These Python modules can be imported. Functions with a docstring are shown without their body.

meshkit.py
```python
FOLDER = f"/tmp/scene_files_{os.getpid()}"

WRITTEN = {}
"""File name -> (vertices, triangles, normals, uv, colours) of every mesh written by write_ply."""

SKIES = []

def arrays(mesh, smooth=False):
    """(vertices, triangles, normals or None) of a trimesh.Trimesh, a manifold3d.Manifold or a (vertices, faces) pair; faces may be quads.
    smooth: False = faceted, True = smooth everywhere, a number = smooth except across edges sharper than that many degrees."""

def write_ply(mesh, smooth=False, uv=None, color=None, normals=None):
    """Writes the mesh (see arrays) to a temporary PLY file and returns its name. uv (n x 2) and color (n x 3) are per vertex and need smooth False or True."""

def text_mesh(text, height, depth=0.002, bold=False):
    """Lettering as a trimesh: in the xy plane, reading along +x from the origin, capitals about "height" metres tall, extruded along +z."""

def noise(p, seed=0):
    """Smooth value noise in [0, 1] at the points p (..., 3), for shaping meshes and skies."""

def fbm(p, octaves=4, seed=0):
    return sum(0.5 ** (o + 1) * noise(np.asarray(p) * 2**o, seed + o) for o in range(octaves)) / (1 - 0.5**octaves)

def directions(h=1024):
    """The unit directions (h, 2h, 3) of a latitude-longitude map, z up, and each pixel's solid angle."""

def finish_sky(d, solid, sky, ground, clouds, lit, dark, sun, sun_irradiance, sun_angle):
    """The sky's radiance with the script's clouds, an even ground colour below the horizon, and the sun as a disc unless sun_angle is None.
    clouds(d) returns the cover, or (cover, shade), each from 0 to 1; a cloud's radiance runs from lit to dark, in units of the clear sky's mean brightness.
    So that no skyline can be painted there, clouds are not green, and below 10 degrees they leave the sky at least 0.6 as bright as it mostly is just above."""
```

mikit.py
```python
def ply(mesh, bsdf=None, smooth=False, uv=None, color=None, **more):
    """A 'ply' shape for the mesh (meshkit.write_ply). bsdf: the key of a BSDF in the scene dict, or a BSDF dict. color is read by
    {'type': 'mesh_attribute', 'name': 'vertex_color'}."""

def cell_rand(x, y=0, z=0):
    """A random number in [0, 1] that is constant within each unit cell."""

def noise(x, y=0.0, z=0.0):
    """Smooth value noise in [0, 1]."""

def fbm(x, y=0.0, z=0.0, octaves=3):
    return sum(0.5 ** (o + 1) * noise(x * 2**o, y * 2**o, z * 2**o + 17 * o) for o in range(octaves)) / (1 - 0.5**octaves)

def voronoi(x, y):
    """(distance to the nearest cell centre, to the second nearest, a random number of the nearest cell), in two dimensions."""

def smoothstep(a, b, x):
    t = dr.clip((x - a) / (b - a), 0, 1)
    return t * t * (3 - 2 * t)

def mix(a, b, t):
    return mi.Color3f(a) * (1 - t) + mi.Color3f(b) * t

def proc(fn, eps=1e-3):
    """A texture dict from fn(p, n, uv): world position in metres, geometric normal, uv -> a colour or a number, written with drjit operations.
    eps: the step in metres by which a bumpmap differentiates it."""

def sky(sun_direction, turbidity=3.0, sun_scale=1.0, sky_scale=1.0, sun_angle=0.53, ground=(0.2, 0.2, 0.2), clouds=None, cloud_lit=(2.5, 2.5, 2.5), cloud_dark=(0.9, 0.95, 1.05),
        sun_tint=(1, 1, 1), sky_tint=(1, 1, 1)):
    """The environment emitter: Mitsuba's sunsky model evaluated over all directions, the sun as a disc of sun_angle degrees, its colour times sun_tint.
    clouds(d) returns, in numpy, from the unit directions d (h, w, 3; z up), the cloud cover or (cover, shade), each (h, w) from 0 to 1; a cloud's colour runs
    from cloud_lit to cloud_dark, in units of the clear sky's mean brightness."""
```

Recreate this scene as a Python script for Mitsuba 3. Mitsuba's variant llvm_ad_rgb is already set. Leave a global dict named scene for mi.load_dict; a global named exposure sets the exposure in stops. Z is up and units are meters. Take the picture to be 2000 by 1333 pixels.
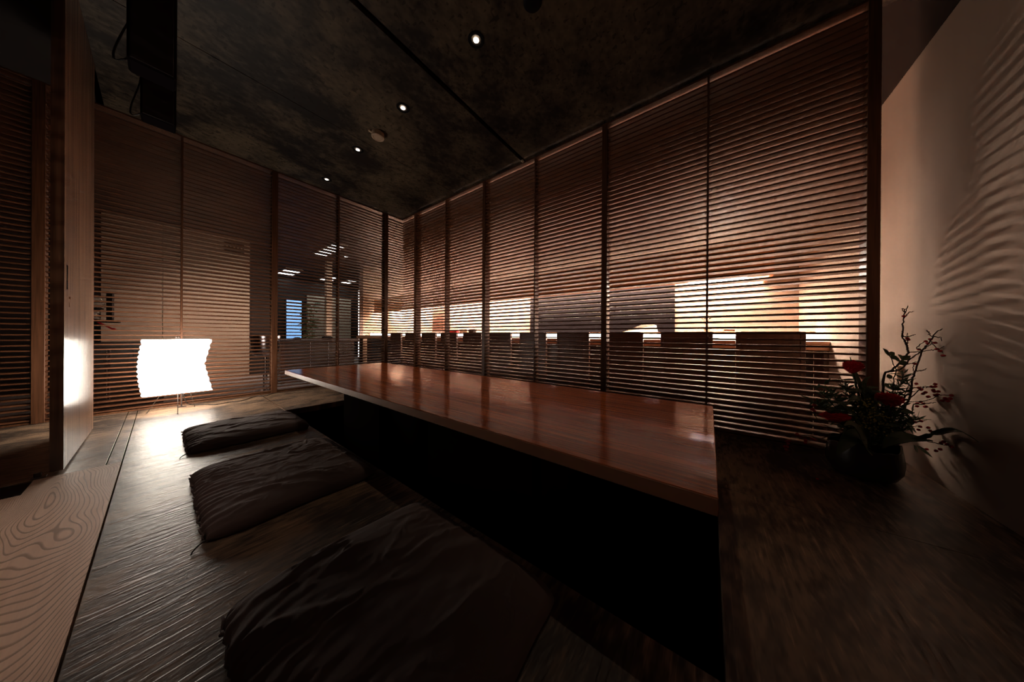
import math, random
import numpy as np
import trimesh
import manifold3d as m3
import drjit as dr
import mitsuba as mi
import mikit
import meshkit

random.seed(7)
rng = np.random.RandomState(11)
T = mi.ScalarTransform4f
scene, labels = {}, {}

# ------------------------------------------------------------------ camera, lights of the place and added ones, exposure
exposure = 0.0
EYE = 0.65
YAW, PITCH, ROLL = 36.854, -0.0654, -0.3397


def camera():
    y, p, r = (math.radians(v) for v in (YAW, PITCH, ROLL))
    f = np.array([math.cos(y) * math.cos(p), math.sin(y) * math.cos(p), math.sin(p)])
    right = np.array([math.sin(y), -math.cos(y), 0.0])
    down = np.cross(f, right)
    down_rolled = -math.sin(r) * right + math.cos(r) * down
    return T().look_at(origin=[0, 0, EYE], target=[float(v) for v in np.array([0, 0, EYE]) + f], up=[float(-v) for v in down_rolled])


scene['camera'] = {'type': 'perspective', 'fov': math.degrees(2 * math.atan(1000 / 513.444)), 'fov_axis': 'x', 'near_clip': 0.02, 'far_clip': 60.0,
                   'principal_point_offset_x': 0.0, 'principal_point_offset_y': (666.5 - 656.37) / 1333.0, 'to_world': camera()}

PAPER_LAMP = [12.0, 10.6, 9.1]
BAR_GLOW = [44.0, 32.5, 25.5]
CANOPY_LED = [52.0, 39.0, 30.5]
COVE_LED = [9.0, 6.7, 5.1]
DOWNLIGHT = [9.0, 7.8, 6.6]
DOWNLIGHT_BEAM = [1.0, 0.72, 0.50]
ENTRANCE_BEAM = [2.6, 1.9, 1.5]
HALL_DOWNLIGHT = [260.0, 203.0, 147.0]
HALL_PANEL = [5.0, 5.8, 5.6]
DUSK_WINDOW = [0.16, 0.42, 0.80]
ADDED_HALL_SPOT = [25.0, 19.0, 14.8]  # added spot for the cream hall wall
ADDED_BAR_TUBE = [800.0, 600.0, 475.0]  # added tube that lights the right wall through the gap at the post


def emit(rgb, weight=0.3):
    return {'type': 'area', 'radiance': {'type': 'rgb', 'value': [float(v) for v in rgb]}, 'sampling_weight': weight}


# ------------------------------------------------------------------ helpers
def rgb(*v):
    return {'type': 'rgb', 'value': [float(x) for x in v]}


def pr(color, rough=0.6, **more):
    d = {'type': 'principled', 'base_color': color if isinstance(color, dict) else rgb(*color), 'roughness': rough}
    d.update(more)
    return {'type': 'twosided', 'bsdf': d}


def mat(name, d):
    scene['material_' + name] = d
    return 'material_' + name


def bump(inner, fn, scale, eps=1e-3):
    return {'type': 'bumpmap', 'arbitrary': mikit.proc(fn, eps), 'scale': scale, 'bsdf': inner}


used = {}


def numbered(name):
    n = used.get(name, 0)
    used[name] = n + 1
    return name if n == 0 else f'{name}_{n:03d}'


def thing(name, label=None, cat=None, group=None, kind=None):
    key = numbered(name)
    d = {}
    if label: d['label'] = label
    if cat: d['category'] = cat
    if group: d['group'] = group
    if kind: d['kind'] = kind
    labels[key] = d
    return key


def obj(name, mesh, m, parent=None, smooth=False, to_world=None, label=None, kind=None, emitter=None, uv=None):
    key = numbered(name if parent is None else parent + '__' + name)
    d = dict(mesh) if isinstance(mesh, dict) else mikit.ply(mesh, m, smooth=smooth)
    if isinstance(mesh, dict):
        d['bsdf'] = {'type': 'ref', 'id': m}
    if to_world is not None: d['to_world'] = to_world
    if emitter is not None: d['emitter'] = emitter
    scene[key] = d
    e = {}
    if label: e['label'] = label
    if kind: e['kind'] = kind
    if e: labels[key] = {**labels.get(key, {}), **e}
    return key


def single(name, label, cat, mesh, m, group=None, kind=None, **k):
    key = obj(name, mesh, m, None, **k)
    d = {'label': label}
    if cat: d['category'] = cat
    if group: d['group'] = group
    if kind: d['kind'] = kind
    labels[key] = d
    return key


_CH = {}


def box(x0, x1, y0, y1, z0, z1, ch=0.0):
    """Axis-aligned box, edges chamfered by ch."""
    s = np.array([x1 - x0, y1 - y0, z1 - z0], float)
    c = np.array([x0 + x1, y0 + y1, z0 + z1], float) / 2
    if ch <= 0:
        b = trimesh.creation.box(extents=s)
    else:
        h = s / 2
        ch = min(ch, 0.45 * s.min())
        p = []
        for a in range(3):
            for sx in (-1, 1):
                for sy in (-1, 1):
                    for sz in (-1, 1):
                        q = h - ch
                        q[a] = h[a]
                        p.append(q * [sx, sy, sz])
        b = trimesh.convex.convex_hull(np.array(p))
    b.apply_translation(c)
    return b


def cat(*ms):
    return trimesh.util.concatenate([m for m in ms])


def tube(points, radii, sides=8, closed_ends=True):
    p = np.asarray(points, float)
    n = len(p)
    r = np.broadcast_to(np.asarray(radii, float), (n,))
    t = np.gradient(p, axis=0)
    t /= np.linalg.norm(t, axis=1, keepdims=True) + 1e-12
    ref = np.array([0.31, 0.2, 0.93])
    if abs(t[0] @ ref) > 0.9: ref = np.array([1.0, 0.1, 0])
    a = np.cross(t, ref); a /= np.linalg.norm(a, axis=1, keepdims=True) + 1e-12
    b = np.cross(t, a)
    ang = np.arange(sides) * 2 * np.pi / sides
    v = p[:, None] + r[:, None, None] * (np.cos(ang)[None, :, None] * a[:, None] + np.sin(ang)[None, :, None] * b[:, None])
    i, j = np.meshgrid(np.arange(n - 1), np.arange(sides), indexing='ij')
    q = np.stack([i * sides + j, i * sides + (j + 1) % sides, (i + 1) * sides + (j + 1) % sides, (i + 1) * sides + j], -1).reshape(-1, 4)
    f = np.vstack([q[:, [0, 1, 2]], q[:, [0, 2, 3]]])
    v = v.reshape(-1, 3)
    if closed_ends:
        v = np.vstack([v, p[0], p[-1]])
        k = np.arange(sides)
        f = np.vstack([f, np.stack([np.full(sides, n * sides), (k + 1) % sides, k], 1), np.stack([np.full(sides, n * sides + 1), (n - 1) * sides + k, (n - 1) * sides + (k + 1) % sides], 1)])
    return trimesh.Trimesh(v, f, process=False)


def spline(pts, n=24):
    from scipy.interpolate import CubicSpline
    p = np.asarray(pts, float)
    s = np.r_[0, np.cumsum(np.linalg.norm(np.diff(p, axis=0), axis=1))]
    return CubicSpline(s, p)(np.linspace(0, s[-1], n))


def lathe(profile, sides=32):
    return trimesh.creation.revolve(np.asarray(profile, float), sections=sides)


def cyl(r, z0, z1, x=0, y=0, sides=24):
    m = trimesh.creation.cylinder(radius=r, height=z1 - z0, sections=sides)
    m.apply_translation([x, y, (z0 + z1) / 2])
    return m


def moved(m, x=0, y=0, z=0):
    m = m.copy(); m.apply_translation([x, y, z]); return m


def prism(poly, z0, z1):
    cs = m3.CrossSection([np.asarray(poly, float)])
    a = m3.Manifold.extrude(cs, z1 - z0).translate([0, 0, z0]).to_mesh()
    return trimesh.Trimesh(np.array(a.vert_properties[:, :3]), np.array(a.tri_verts), process=False)


def seg(a, b, r0, r1, sides=7):
    return tube([a, b], [r0, r1], sides)


# ------------------------------------------------------------------ materials
N, FBM, SS, MIX = mikit.noise, mikit.fbm, mikit.smoothstep, mikit.mix


def slat_color(p, n, uv):
    g = FBM(p.x * 30 + p.y * 30, (p.x - p.y) * 9, p.z * 260, 3)
    w = mikit.cell_rand(dr.floor((p.z - 0.654) / 0.0381), dr.floor(p.y / 1.39 + p.x * 3.1), 3)
    return MIX((0.055, 0.020, 0.0095), (0.155, 0.061, 0.028), 0.55 * g + 0.45 * w)


def post_color(p, n, uv):
    g = FBM(p.x * 160, p.y * 160, p.z * 5, 3)
    return MIX((0.050, 0.019, 0.009), (0.145, 0.060, 0.028), g)


def table_color(p, n, uv):
    g = FBM(p.x * 150, p.y * 3.0, p.z * 150, 4)
    s = N(p.x * 420, p.y * 6.0, 5.0)
    c = MIX((0.20, 0.042, 0.011), (0.52, 0.138, 0.036), SS(0.25, 0.75, g))
    return c * (0.78 + 0.3 * s)


def table_height(p, n, uv):
    return 0.5 * N(p.x * 300, p.y * 7, 2.0) + 0.5 * FBM(p.x * 30, p.y * 8, 1.0, 2)


def floor_color(p, n, uv):
    m = FBM(p.x * 4.2 + 3, p.y * 6.5, 1.0, 4)
    f = FBM(p.x * 24, p.y * 95, 2.0, 3)
    c = MIX((0.030, 0.021, 0.016), (0.20, 0.130, 0.080), SS(0.36, 0.72, 0.62 * m + 0.38 * f))
    s = SS(0.74, 0.82, N(p.x * 9 + 2.2 * N(p.x * 3, p.y * 3, 8.0), p.y * 210, 4.0))
    return c * (1 + 0.55 * s)


def floor_height(p, n, uv):
    w = 1.4 * N(p.x * 2.5, p.y * 2.5, 3.0)
    line = SS(0.66, 0.8, N(p.x * 9 + w, p.y * 125 + 5 * w, 1.0))
    fine = FBM(p.x * 60, p.y * 170, 2.0, 2)
    return 0.6 * line + 0.5 * fine


def oak_color(p, n, uv):
    w = FBM(p.x * 3.0, p.y * 1.1, 4.0, 3)
    d = dr.sqrt(dr.square((p.x + 0.27) * 1.0 + 0.42 * (w - 0.5)) + dr.square((p.y - 2.02) * 0.115) + 0.0009)
    ring = d * 190 + 8.0 * N(p.x * 5, p.y * 2.4, 7.0) + 1.1 * N(p.x * 22, p.y * 6, 2.0)
    t = ring - dr.floor(ring)
    line = SS(0.62, 0.86, t) * (1 - SS(0.93, 1.0, t))
    fine = FBM(p.x * 150, p.y * 8, 3.0, 2)
    c = MIX((0.80, 0.60, 0.47), (0.68, 0.49, 0.37), fine)
    return MIX(c, (0.26, 0.155, 0.10), 0.70 * line)


def door_color(p, n, uv):
    g = FBM(p.y * 70, p.x * 70, p.z * 1.6, 4)
    return MIX((0.060, 0.028, 0.016), (0.150, 0.082, 0.048), SS(0.28, 0.72, g))


def ceiling_color(p, n, uv):
    m = FBM(p.x * 2.4, p.y * 2.8, 2.0, 5)
    w = 0.5 * N(p.x * 3, p.y * 3, 9.0)
    s = FBM(p.x * 5.5 + 4 * w, p.y * 7.5 - 3 * w, 5.0, 4)
    f = FBM(p.x * 30, p.y * 38, 1.0, 3)
    t = SS(0.34, 0.74, 0.50 * m + 0.32 * s + 0.18 * f)
    pit_ = SS(0.80, 0.84, N(p.x * 55, p.y * 55, 4.0))
    c = MIX((0.014, 0.0105, 0.009), (0.115, 0.086, 0.054), t) * (0.8 + 0.4 * f)
    return c * (1 - 0.5 * pit_)


def plaster_color(p, n, uv):
    m = FBM(p.x * 3 + p.y * 3, p.z * 3.2, 2.0, 4)
    b = FBM((p.x + p.y) * 22, p.z * 2.2, 6.0, 3)
    return MIX((0.33, 0.262, 0.210), (0.39, 0.312, 0.250), 0.6 * m + 0.4 * b)


def cloth_color(p, n, uv):
    w = N(p.x * 900, p.y * 900, p.z * 900)
    return MIX((0.090, 0.066, 0.062), (0.130, 0.098, 0.092), 0.5 * w + 0.5 * FBM(p.x * 9, p.y * 9, 1.0, 3))


def chair_color(p, n, uv):
    g = FBM(p.x * 60, p.y * 60, p.z * 4, 3)
    return MIX((0.036, 0.014, 0.008), (0.085, 0.033, 0.017), g)


def bowl_color(p, n, uv):
    return MIX((0.010, 0.008, 0.007), (0.045, 0.026, 0.018), FBM(p.x * 40, p.y * 40, p.z * 18, 3))


def lower_floor_color(p, n, uv):
    return MIX((0.20, 0.172, 0.165), (0.26, 0.226, 0.217), FBM(p.x * 5, p.y * 5, 3.0, 4))


def tile_color(p, n, uv):
    u, v = p.y * 24, p.z * 24
    e = dr.maximum(dr.abs(u - dr.floor(u) - 0.5), dr.abs(v - dr.floor(v) - 0.5))
    return MIX((0.16, 0.085, 0.060), (0.045, 0.025, 0.02), SS(0.40, 0.46, e))


P = mikit.proc
M_SLAT = mat('slat', pr(P(slat_color), 0.45, specular=0.22))
M_POST = mat('post', pr(P(post_color), 0.42, specular=0.25))
M_TABLE = mat('table', {'type': 'twosided', 'bsdf': bump({'type': 'principled', 'base_color': P(table_color), 'roughness': 0.12, 'specular': 0.22}, table_height, 0.00016, 6e-4)})
M_FLOOR = mat('floor', {'type': 'twosided', 'bsdf': bump({'type': 'principled', 'base_color': P(floor_color), 'roughness': 0.40, 'specular': 1.0, 'clearcoat': 0.5, 'clearcoat_gloss': 0.6}, floor_height, 0.0011, 8e-4)})
M_OAK = mat('oak', pr(P(oak_color), 0.5, specular=0.4))
M_DOOR = mat('door', pr(P(door_color), 0.24, specular=0.5))
M_CEIL = mat('ceiling', pr(P(ceiling_color), 0.55, specular=0.35))
M_PLASTER = mat('plaster', pr(P(plaster_color), 0.85, specular=0.2))
M_DARKWALL = mat('dark_wall', pr((0.022, 0.017, 0.016), 0.8, specular=0.2))
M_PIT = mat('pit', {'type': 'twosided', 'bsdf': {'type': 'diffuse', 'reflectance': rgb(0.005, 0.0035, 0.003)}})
M_LIT_EDGE = mat('lit_edge_band', pr((0.34, 0.175, 0.105), 0.35, specular=0.4))  # table wood with the lamp light put into its colour
M_CLOTH = mat('cloth', pr(P(cloth_color), 0.9, specular=0.1, sheen=0.35))
M_PAPER = mat('paper', {'type': 'diffuse', 'reflectance': rgb(0.8, 0.78, 0.74)})
M_WIRE = mat('wire', pr((0.06, 0.045, 0.035), 0.4, specular=0.5))
M_CORD = mat('cord', pr((0.012, 0.010, 0.010), 0.5))
M_BRASS = mat('brass', {'type': 'roughconductor', 'material': 'Cu', 'alpha': 0.25, 'specular_reflectance': rgb(0.8, 0.85, 0.7)})
M_CHROME = mat('chrome', {'type': 'roughconductor', 'material': 'Cr', 'alpha': 0.08})
M_BLACK = mat('black_plastic', pr((0.007, 0.006, 0.007), 0.6, specular=0.15))
M_CABINET = mat('speaker_cabinet', {'type': 'twosided', 'bsdf': {'type': 'diffuse', 'reflectance': rgb(0.008, 0.006, 0.007)}})
M_GRILLE = mat('speaker_grille', pr((0.020, 0.015, 0.017), 0.7, specular=0.3))
M_WHITE = mat('white', pr((0.72, 0.66, 0.58), 0.5, specular=0.4))
M_IVORY = mat('ivory_plastic', pr((0.62, 0.47, 0.34), 0.45, specular=0.4))
M_CHAIR = mat('chair', pr(P(chair_color), 0.4, specular=0.5))
M_COUNTER = mat('counter', pr((0.42, 0.19, 0.09), 0.4, specular=0.5))
M_CANOPY = mat('canopy', pr((0.55, 0.235, 0.10), 0.5, specular=0.4))
M_LOWFLOOR = mat('lower_floor', pr(P(lower_floor_color), 0.55, specular=0.3))
M_TILE = mat('tile', pr(P(tile_color), 0.3, specular=0.5))
M_BLACKBOARD = mat('black_panel', pr((0.007, 0.006, 0.007), 0.6, specular=0.05))
M_DARKWOOD = mat('dark_wood', pr((0.040, 0.024, 0.018), 0.35, specular=0.5))
M_BOWL = mat('bowl', pr(P(bowl_color), 0.3, specular=0.5))
M_BRANCH = mat('branch', pr((0.034, 0.020, 0.015), 0.7))
M_LEAF = mat('leaf', {'type': 'twosided', 'bsdf': {'type': 'principled', 'base_color': rgb(0.050, 0.080, 0.034), 'roughness': 0.4, 'specular': 0.5}})
M_LEAFPALE = mat('leaf_pale', {'type': 'twosided', 'bsdf': {'type': 'principled', 'base_color': rgb(0.085, 0.095, 0.035), 'roughness': 0.45, 'specular': 0.5}})
M_RED = mat('red_flower', pr((0.62, 0.012, 0.022), 0.7, sheen=0.4))
M_BERRY = mat('berry', pr((0.30, 0.012, 0.014), 0.35, specular=0.5))
M_YELLOW = mat('yellow_bud', pr((0.40, 0.32, 0.06), 0.6))
M_REDPAINT = mat('red_paint', pr((0.55, 0.02, 0.03), 0.4))
M_GLASS = mat('window_glass', {'type': 'thindielectric'})
M_SCREEN = mat('lamp_face', {'type': 'diffuse', 'reflectance': rgb(0.5, 0.5, 0.5)})

# ------------------------------------------------------------------ the setting
H = 2.45                      # ceiling of the room
XR, YL = 2.249, 3.835         # inner faces of the two louvre screens
DEP = 0.08                    # depth of a slat
LOW = -0.30                   # floor outside the raised room
PIT = (0.637, 1.453, -0.030, 2.885)
OAKX, OAKY = -0.117, 2.372

thing('floor', 'dark brown scuffed raised floor around the sunken table pit', None, kind='structure')
g = 0.0018
obj('panel', box(OAKX + g, PIT[0] - g, -1.0, YL + DEP, -0.05, 0.0, 0.0012), M_FLOOR, 'floor')
obj('panel', box(PIT[0] + g, PIT[1] - g, PIT[3], YL + DEP, -0.05, 0.0, 0.0012), M_FLOOR, 'floor')
obj('panel', box(PIT[0] + g, PIT[1] - g, -1.0, PIT[2], -0.05, 0.0, 0.0012), M_FLOOR, 'floor')
obj('panel', box(PIT[1] + g, XR + DEP, -1.0, YL + DEP, -0.05, 0.0, 0.0012), M_FLOOR, 'floor')
obj('panel', box(-0.160, OAKX - g, OAKY + g, YL + DEP, -0.05, 0.0, 0.0012), M_FLOOR, 'floor')
obj('panel', box(-2.2, -0.160 - 2 * g, OAKY + g, YL + DEP, -0.05, 0.0, 0.0012), M_FLOOR, 'floor')
obj('oak_plank', prism([(-1.35, -1.0), (OAKX - g, -1.0), (OAKX - g, OAKY - g), (-0.335, OAKY - g), (-0.335, 2.195), (-1.35, 2.195)], -0.05, 0.001), M_OAK, 'floor', label='pale oak plank with wide wavy grain beside the dark floor')
obj('dark_inset', box(-1.35, -0.337, 2.197, OAKY - g, -0.05, -0.004, 0.001), M_BLACK, 'floor', label='black inset board behind the oak plank')
obj('brass_strip', box(PIT[0] - 0.0016, PIT[0] + 0.0016, PIT[3], YL - 0.002, -0.01, 0.0012), M_BRASS, 'floor', label='thin brass strip in the floor joint')
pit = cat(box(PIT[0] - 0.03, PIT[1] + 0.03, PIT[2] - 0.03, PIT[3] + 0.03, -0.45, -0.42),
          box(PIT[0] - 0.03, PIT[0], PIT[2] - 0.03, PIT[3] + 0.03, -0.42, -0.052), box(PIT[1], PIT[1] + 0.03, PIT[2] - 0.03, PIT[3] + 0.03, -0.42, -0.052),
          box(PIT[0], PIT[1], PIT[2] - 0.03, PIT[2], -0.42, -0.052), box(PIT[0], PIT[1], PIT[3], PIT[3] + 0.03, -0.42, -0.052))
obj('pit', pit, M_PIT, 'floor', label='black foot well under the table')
obj('step_riser', cat(box(-2.2, XR + DEP, YL + DEP - 0.02, YL + DEP, LOW, -0.05), box(XR + DEP - 0.02, XR + DEP, -0.9, YL + DEP, LOW, -0.05)), M_DARKWOOD, 'floor')

single('floor_001', 'pale grey floor of the bar and hall beyond the louvre screens', None,
       cat(box(XR + DEP, 6.0, -0.925, 12.6, LOW - 0.05, LOW), box(-2.6, XR + DEP, YL + DEP, 12.6, LOW - 0.05, LOW)), M_LOWFLOOR, kind='structure')

thing('ceiling', 'dark stained ceiling boards over the room with one wide groove', None, kind='structure')
for y0, y1 in ((-1.0, 1.523), (1.558, 2.585), (2.589, 3.428), (3.431, YL + DEP + 0.02)):
    obj('board', box(-0.276, XR + DEP + 0.02, y0, y1, H, H + 0.03, 0.0015), M_CEIL, 'ceiling')
obj('groove_bed', box(-0.276, XR + DEP, 1.515, 1.566, H + 0.031, H + 0.05), M_BLACK, 'ceiling', label='black bed of the long ceiling groove')
obj('clip', cat(box(2.205, 2.235, 1.530, 1.552, H - 0.016, H + 0.002, 0.003), cyl(0.006, H - 0.024, H - 0.016, 2.22, 1.541)), M_IVORY, 'ceiling', label='small pale clip at the end of the groove')
obj('side_board', box(-2.2, -0.31, -1.0, YL + DEP + 0.02, H, H + 0.03), M_DARKWALL, 'ceiling')
single('ceiling_001', 'dark ceiling of the bar and hall beyond the screens', None,
       cat(box(XR + DEP + 0.02, 6.0, -0.925, 12.6, 2.72, 2.76), box(-2.6, XR + DEP + 0.02, YL + DEP + 0.02, 12.6, 2.72, 2.76),
           box(XR + DEP, XR + DEP + 0.02, -0.9, YL + DEP, H, 2.72), box(-2.2, XR + DEP, YL + DEP, YL + DEP + 0.02, H, 2.72)), M_DARKWALL, kind='structure')

WR = -0.825
thing('wall_right', 'cream plaster wall at the right, lit from the bar', None, kind='structure')
obj('plaster', box(-1.4, 4.40, WR - 0.08, WR, LOW, 2.05, 0.002), M_PLASTER, 'wall_right')
obj('upper_wall', box(-1.4, 4.6, WR - 0.10, WR - 0.012, 2.052, 2.72), M_DARKWALL, 'wall_right', label='dark wall band above the plaster')
single('wall_left', 'dark wall closing the room at the left', None, box(-2.25, -2.2, -1.0, YL + DEP, LOW, H), M_DARKWALL, kind='structure')
single('wall_back', 'dark wall behind the viewer', None, box(-2.25, -1.38, -1.05, -1.0, LOW, H + 0.03), M_DARKWALL, kind='structure')

# bar back wall, hall walls
single('wall_bar', 'bright cream plaster wall behind the bar', None, box(4.40, 4.48, WR - 0.08, 8.35, LOW, 2.72), M_PLASTER, kind='structure')
thing('wall_far', 'cream wall at the far end of the hall, with an opening', None, kind='structure')
obj('plaster', box(3.60, 4.48, 8.35, 8.45, LOW, 2.72), M_PLASTER, 'wall_far')
obj('panel', box(-0.62, 0.011, 8.30, 8.38, LOW, 2.72, 0.002), M_PLASTER, 'wall_far')
obj('panel', box(0.017, 1.195, 8.30, 8.38, LOW, 2.72, 0.002), M_PLASTER, 'wall_far')
obj('dark_panel', box(-2.6, -0.62, 8.31, 8.39, LOW, 2.72), M_DARKWALL, 'wall_far')
obj('jamb', box(1.195, 1.60, 8.42, 8.50, LOW, 2.72), M_DARKWALL, 'wall_far', label='dark jamb beside the cream wall')
thing('wall_hall', 'walls of the hall seen through the opening', None, kind='structure')
obj('end_wall', box(1.0, 6.0, 12.05, 12.12, LOW, 2.72), M_DARKWALL, 'wall_hall')
obj('plaster', box(3.26, 4.75, 11.98, 12.04, LOW, 2.15), M_PLASTER, 'wall_hall')
obj('side_wall', box(5.95, 6.0, 8.3, 12.1, LOW, 2.72), M_DARKWALL, 'wall_hall')
obj('side_wall', box(-2.65, -2.6, YL, 12.6, LOW, 2.72), M_DARKWALL, 'wall_hall')


# ------------------------------------------------------------------ louvre screens
PITCH_Z, Z0 = 0.0381, 0.673
ZS = [Z0 + PITCH_Z * k for k in range(-17, 46)]
ST = 0.0100


def louvre_right(y0, y1, label, mullion=True, post_low=True):
    t = thing('louvre_screen', label, 'screen')
    w = 0.045
    a, b = (y0 + w / 2 if post_low else y0), (y1 - w / 2 if mullion or y1 < 3.6 else y1)
    base = mikit.ply(box(XR, XR + DEP, a, b, -ST / 2, ST / 2, 0.0012), M_SLAT)
    for z in ZS:
        obj('slat', base, M_SLAT, t, to_world=T().translate([0, 0, z]))
    if post_low:
        obj('post', box(XR - 0.004, XR + DEP + 0.006, y0 - w / 2, y0 + w / 2, 0.0, H, 0.002), M_POST, t)
    if mullion:
        ym = (y0 + y1) / 2
        obj('mullion', box(XR - 0.0015, XR + DEP - 0.004, ym - 0.0055, ym + 0.0055, 0.0, H, 0.001), M_POST, t)
    obj('sill', box(XR + 0.004, XR + DEP - 0.002, a, b, 0.0, 0.012, 0.001), M_POST, t)
    obj('head_rail', box(XR - 0.002, XR + DEP, a, b, H - 0.014, H, 0.001), M_POST, t)
    return t


def louvre_left(x0, x1, label, mullion=True, post_low=True):
    t = thing('louvre_screen', label, 'screen')
    w = 0.050
    a, b = (x0 + w / 2 if post_low else x0), (x1 - w / 2 if mullion else x1)
    base = mikit.ply(box(a, b, YL, YL + DEP, -ST / 2, ST / 2, 0.0012), M_SLAT)
    for z in ZS:
        obj('slat', base, M_SLAT, t, to_world=T().translate([0, 0, z]))
    if post_low:
        obj('post', box(x0 - w / 2, x0 + w / 2, YL - 0.004, YL + DEP + 0.006, 0.0, H, 0.002), M_POST, t)
    if mullion:
        xm = (x0 + x1) / 2
        obj('mullion', box(xm - 0.0065, xm + 0.0065, YL - 0.0015, YL + DEP - 0.004, 0.0, H, 0.001), M_POST, t)
    obj('sill', box(a, b, YL + 0.002, YL + DEP - 0.002, 0.0, 0.014, 0.001), M_POST, t)
    obj('head_rail', box(a, b, YL - 0.002, YL + DEP, H - 0.014, H, 0.001), M_POST, t)
    return t


louvre_right(-0.690, 0.715, 'tall brown louvre screen panel beside the cream wall, behind the flower bowl')
louvre_right(0.715, 2.103, 'tall brown louvre screen panel behind the middle of the table, before the black panel')
louvre_right(2.103, 3.484, 'tall brown louvre screen panel behind the far table end, before the tiled pillar')
louvre_right(3.484, YL + DEP, 'narrow louvre piece turning the far corner of the room, right of the corner', mullion=False)
louvre_left(-1.800, -0.528, 'dark louvre screen panel left of the sliding door')
louvre_left(-0.528, 0.749, 'louvre screen panel lit orange behind the glowing paper lamp')
louvre_left(0.749, 2.000, 'dark louvre screen panel before the blue window, between lamp and room corner')
louvre_left(2.000, XR, 'narrow louvre piece turning the far corner of the room, left of the corner', mullion=False)

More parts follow.
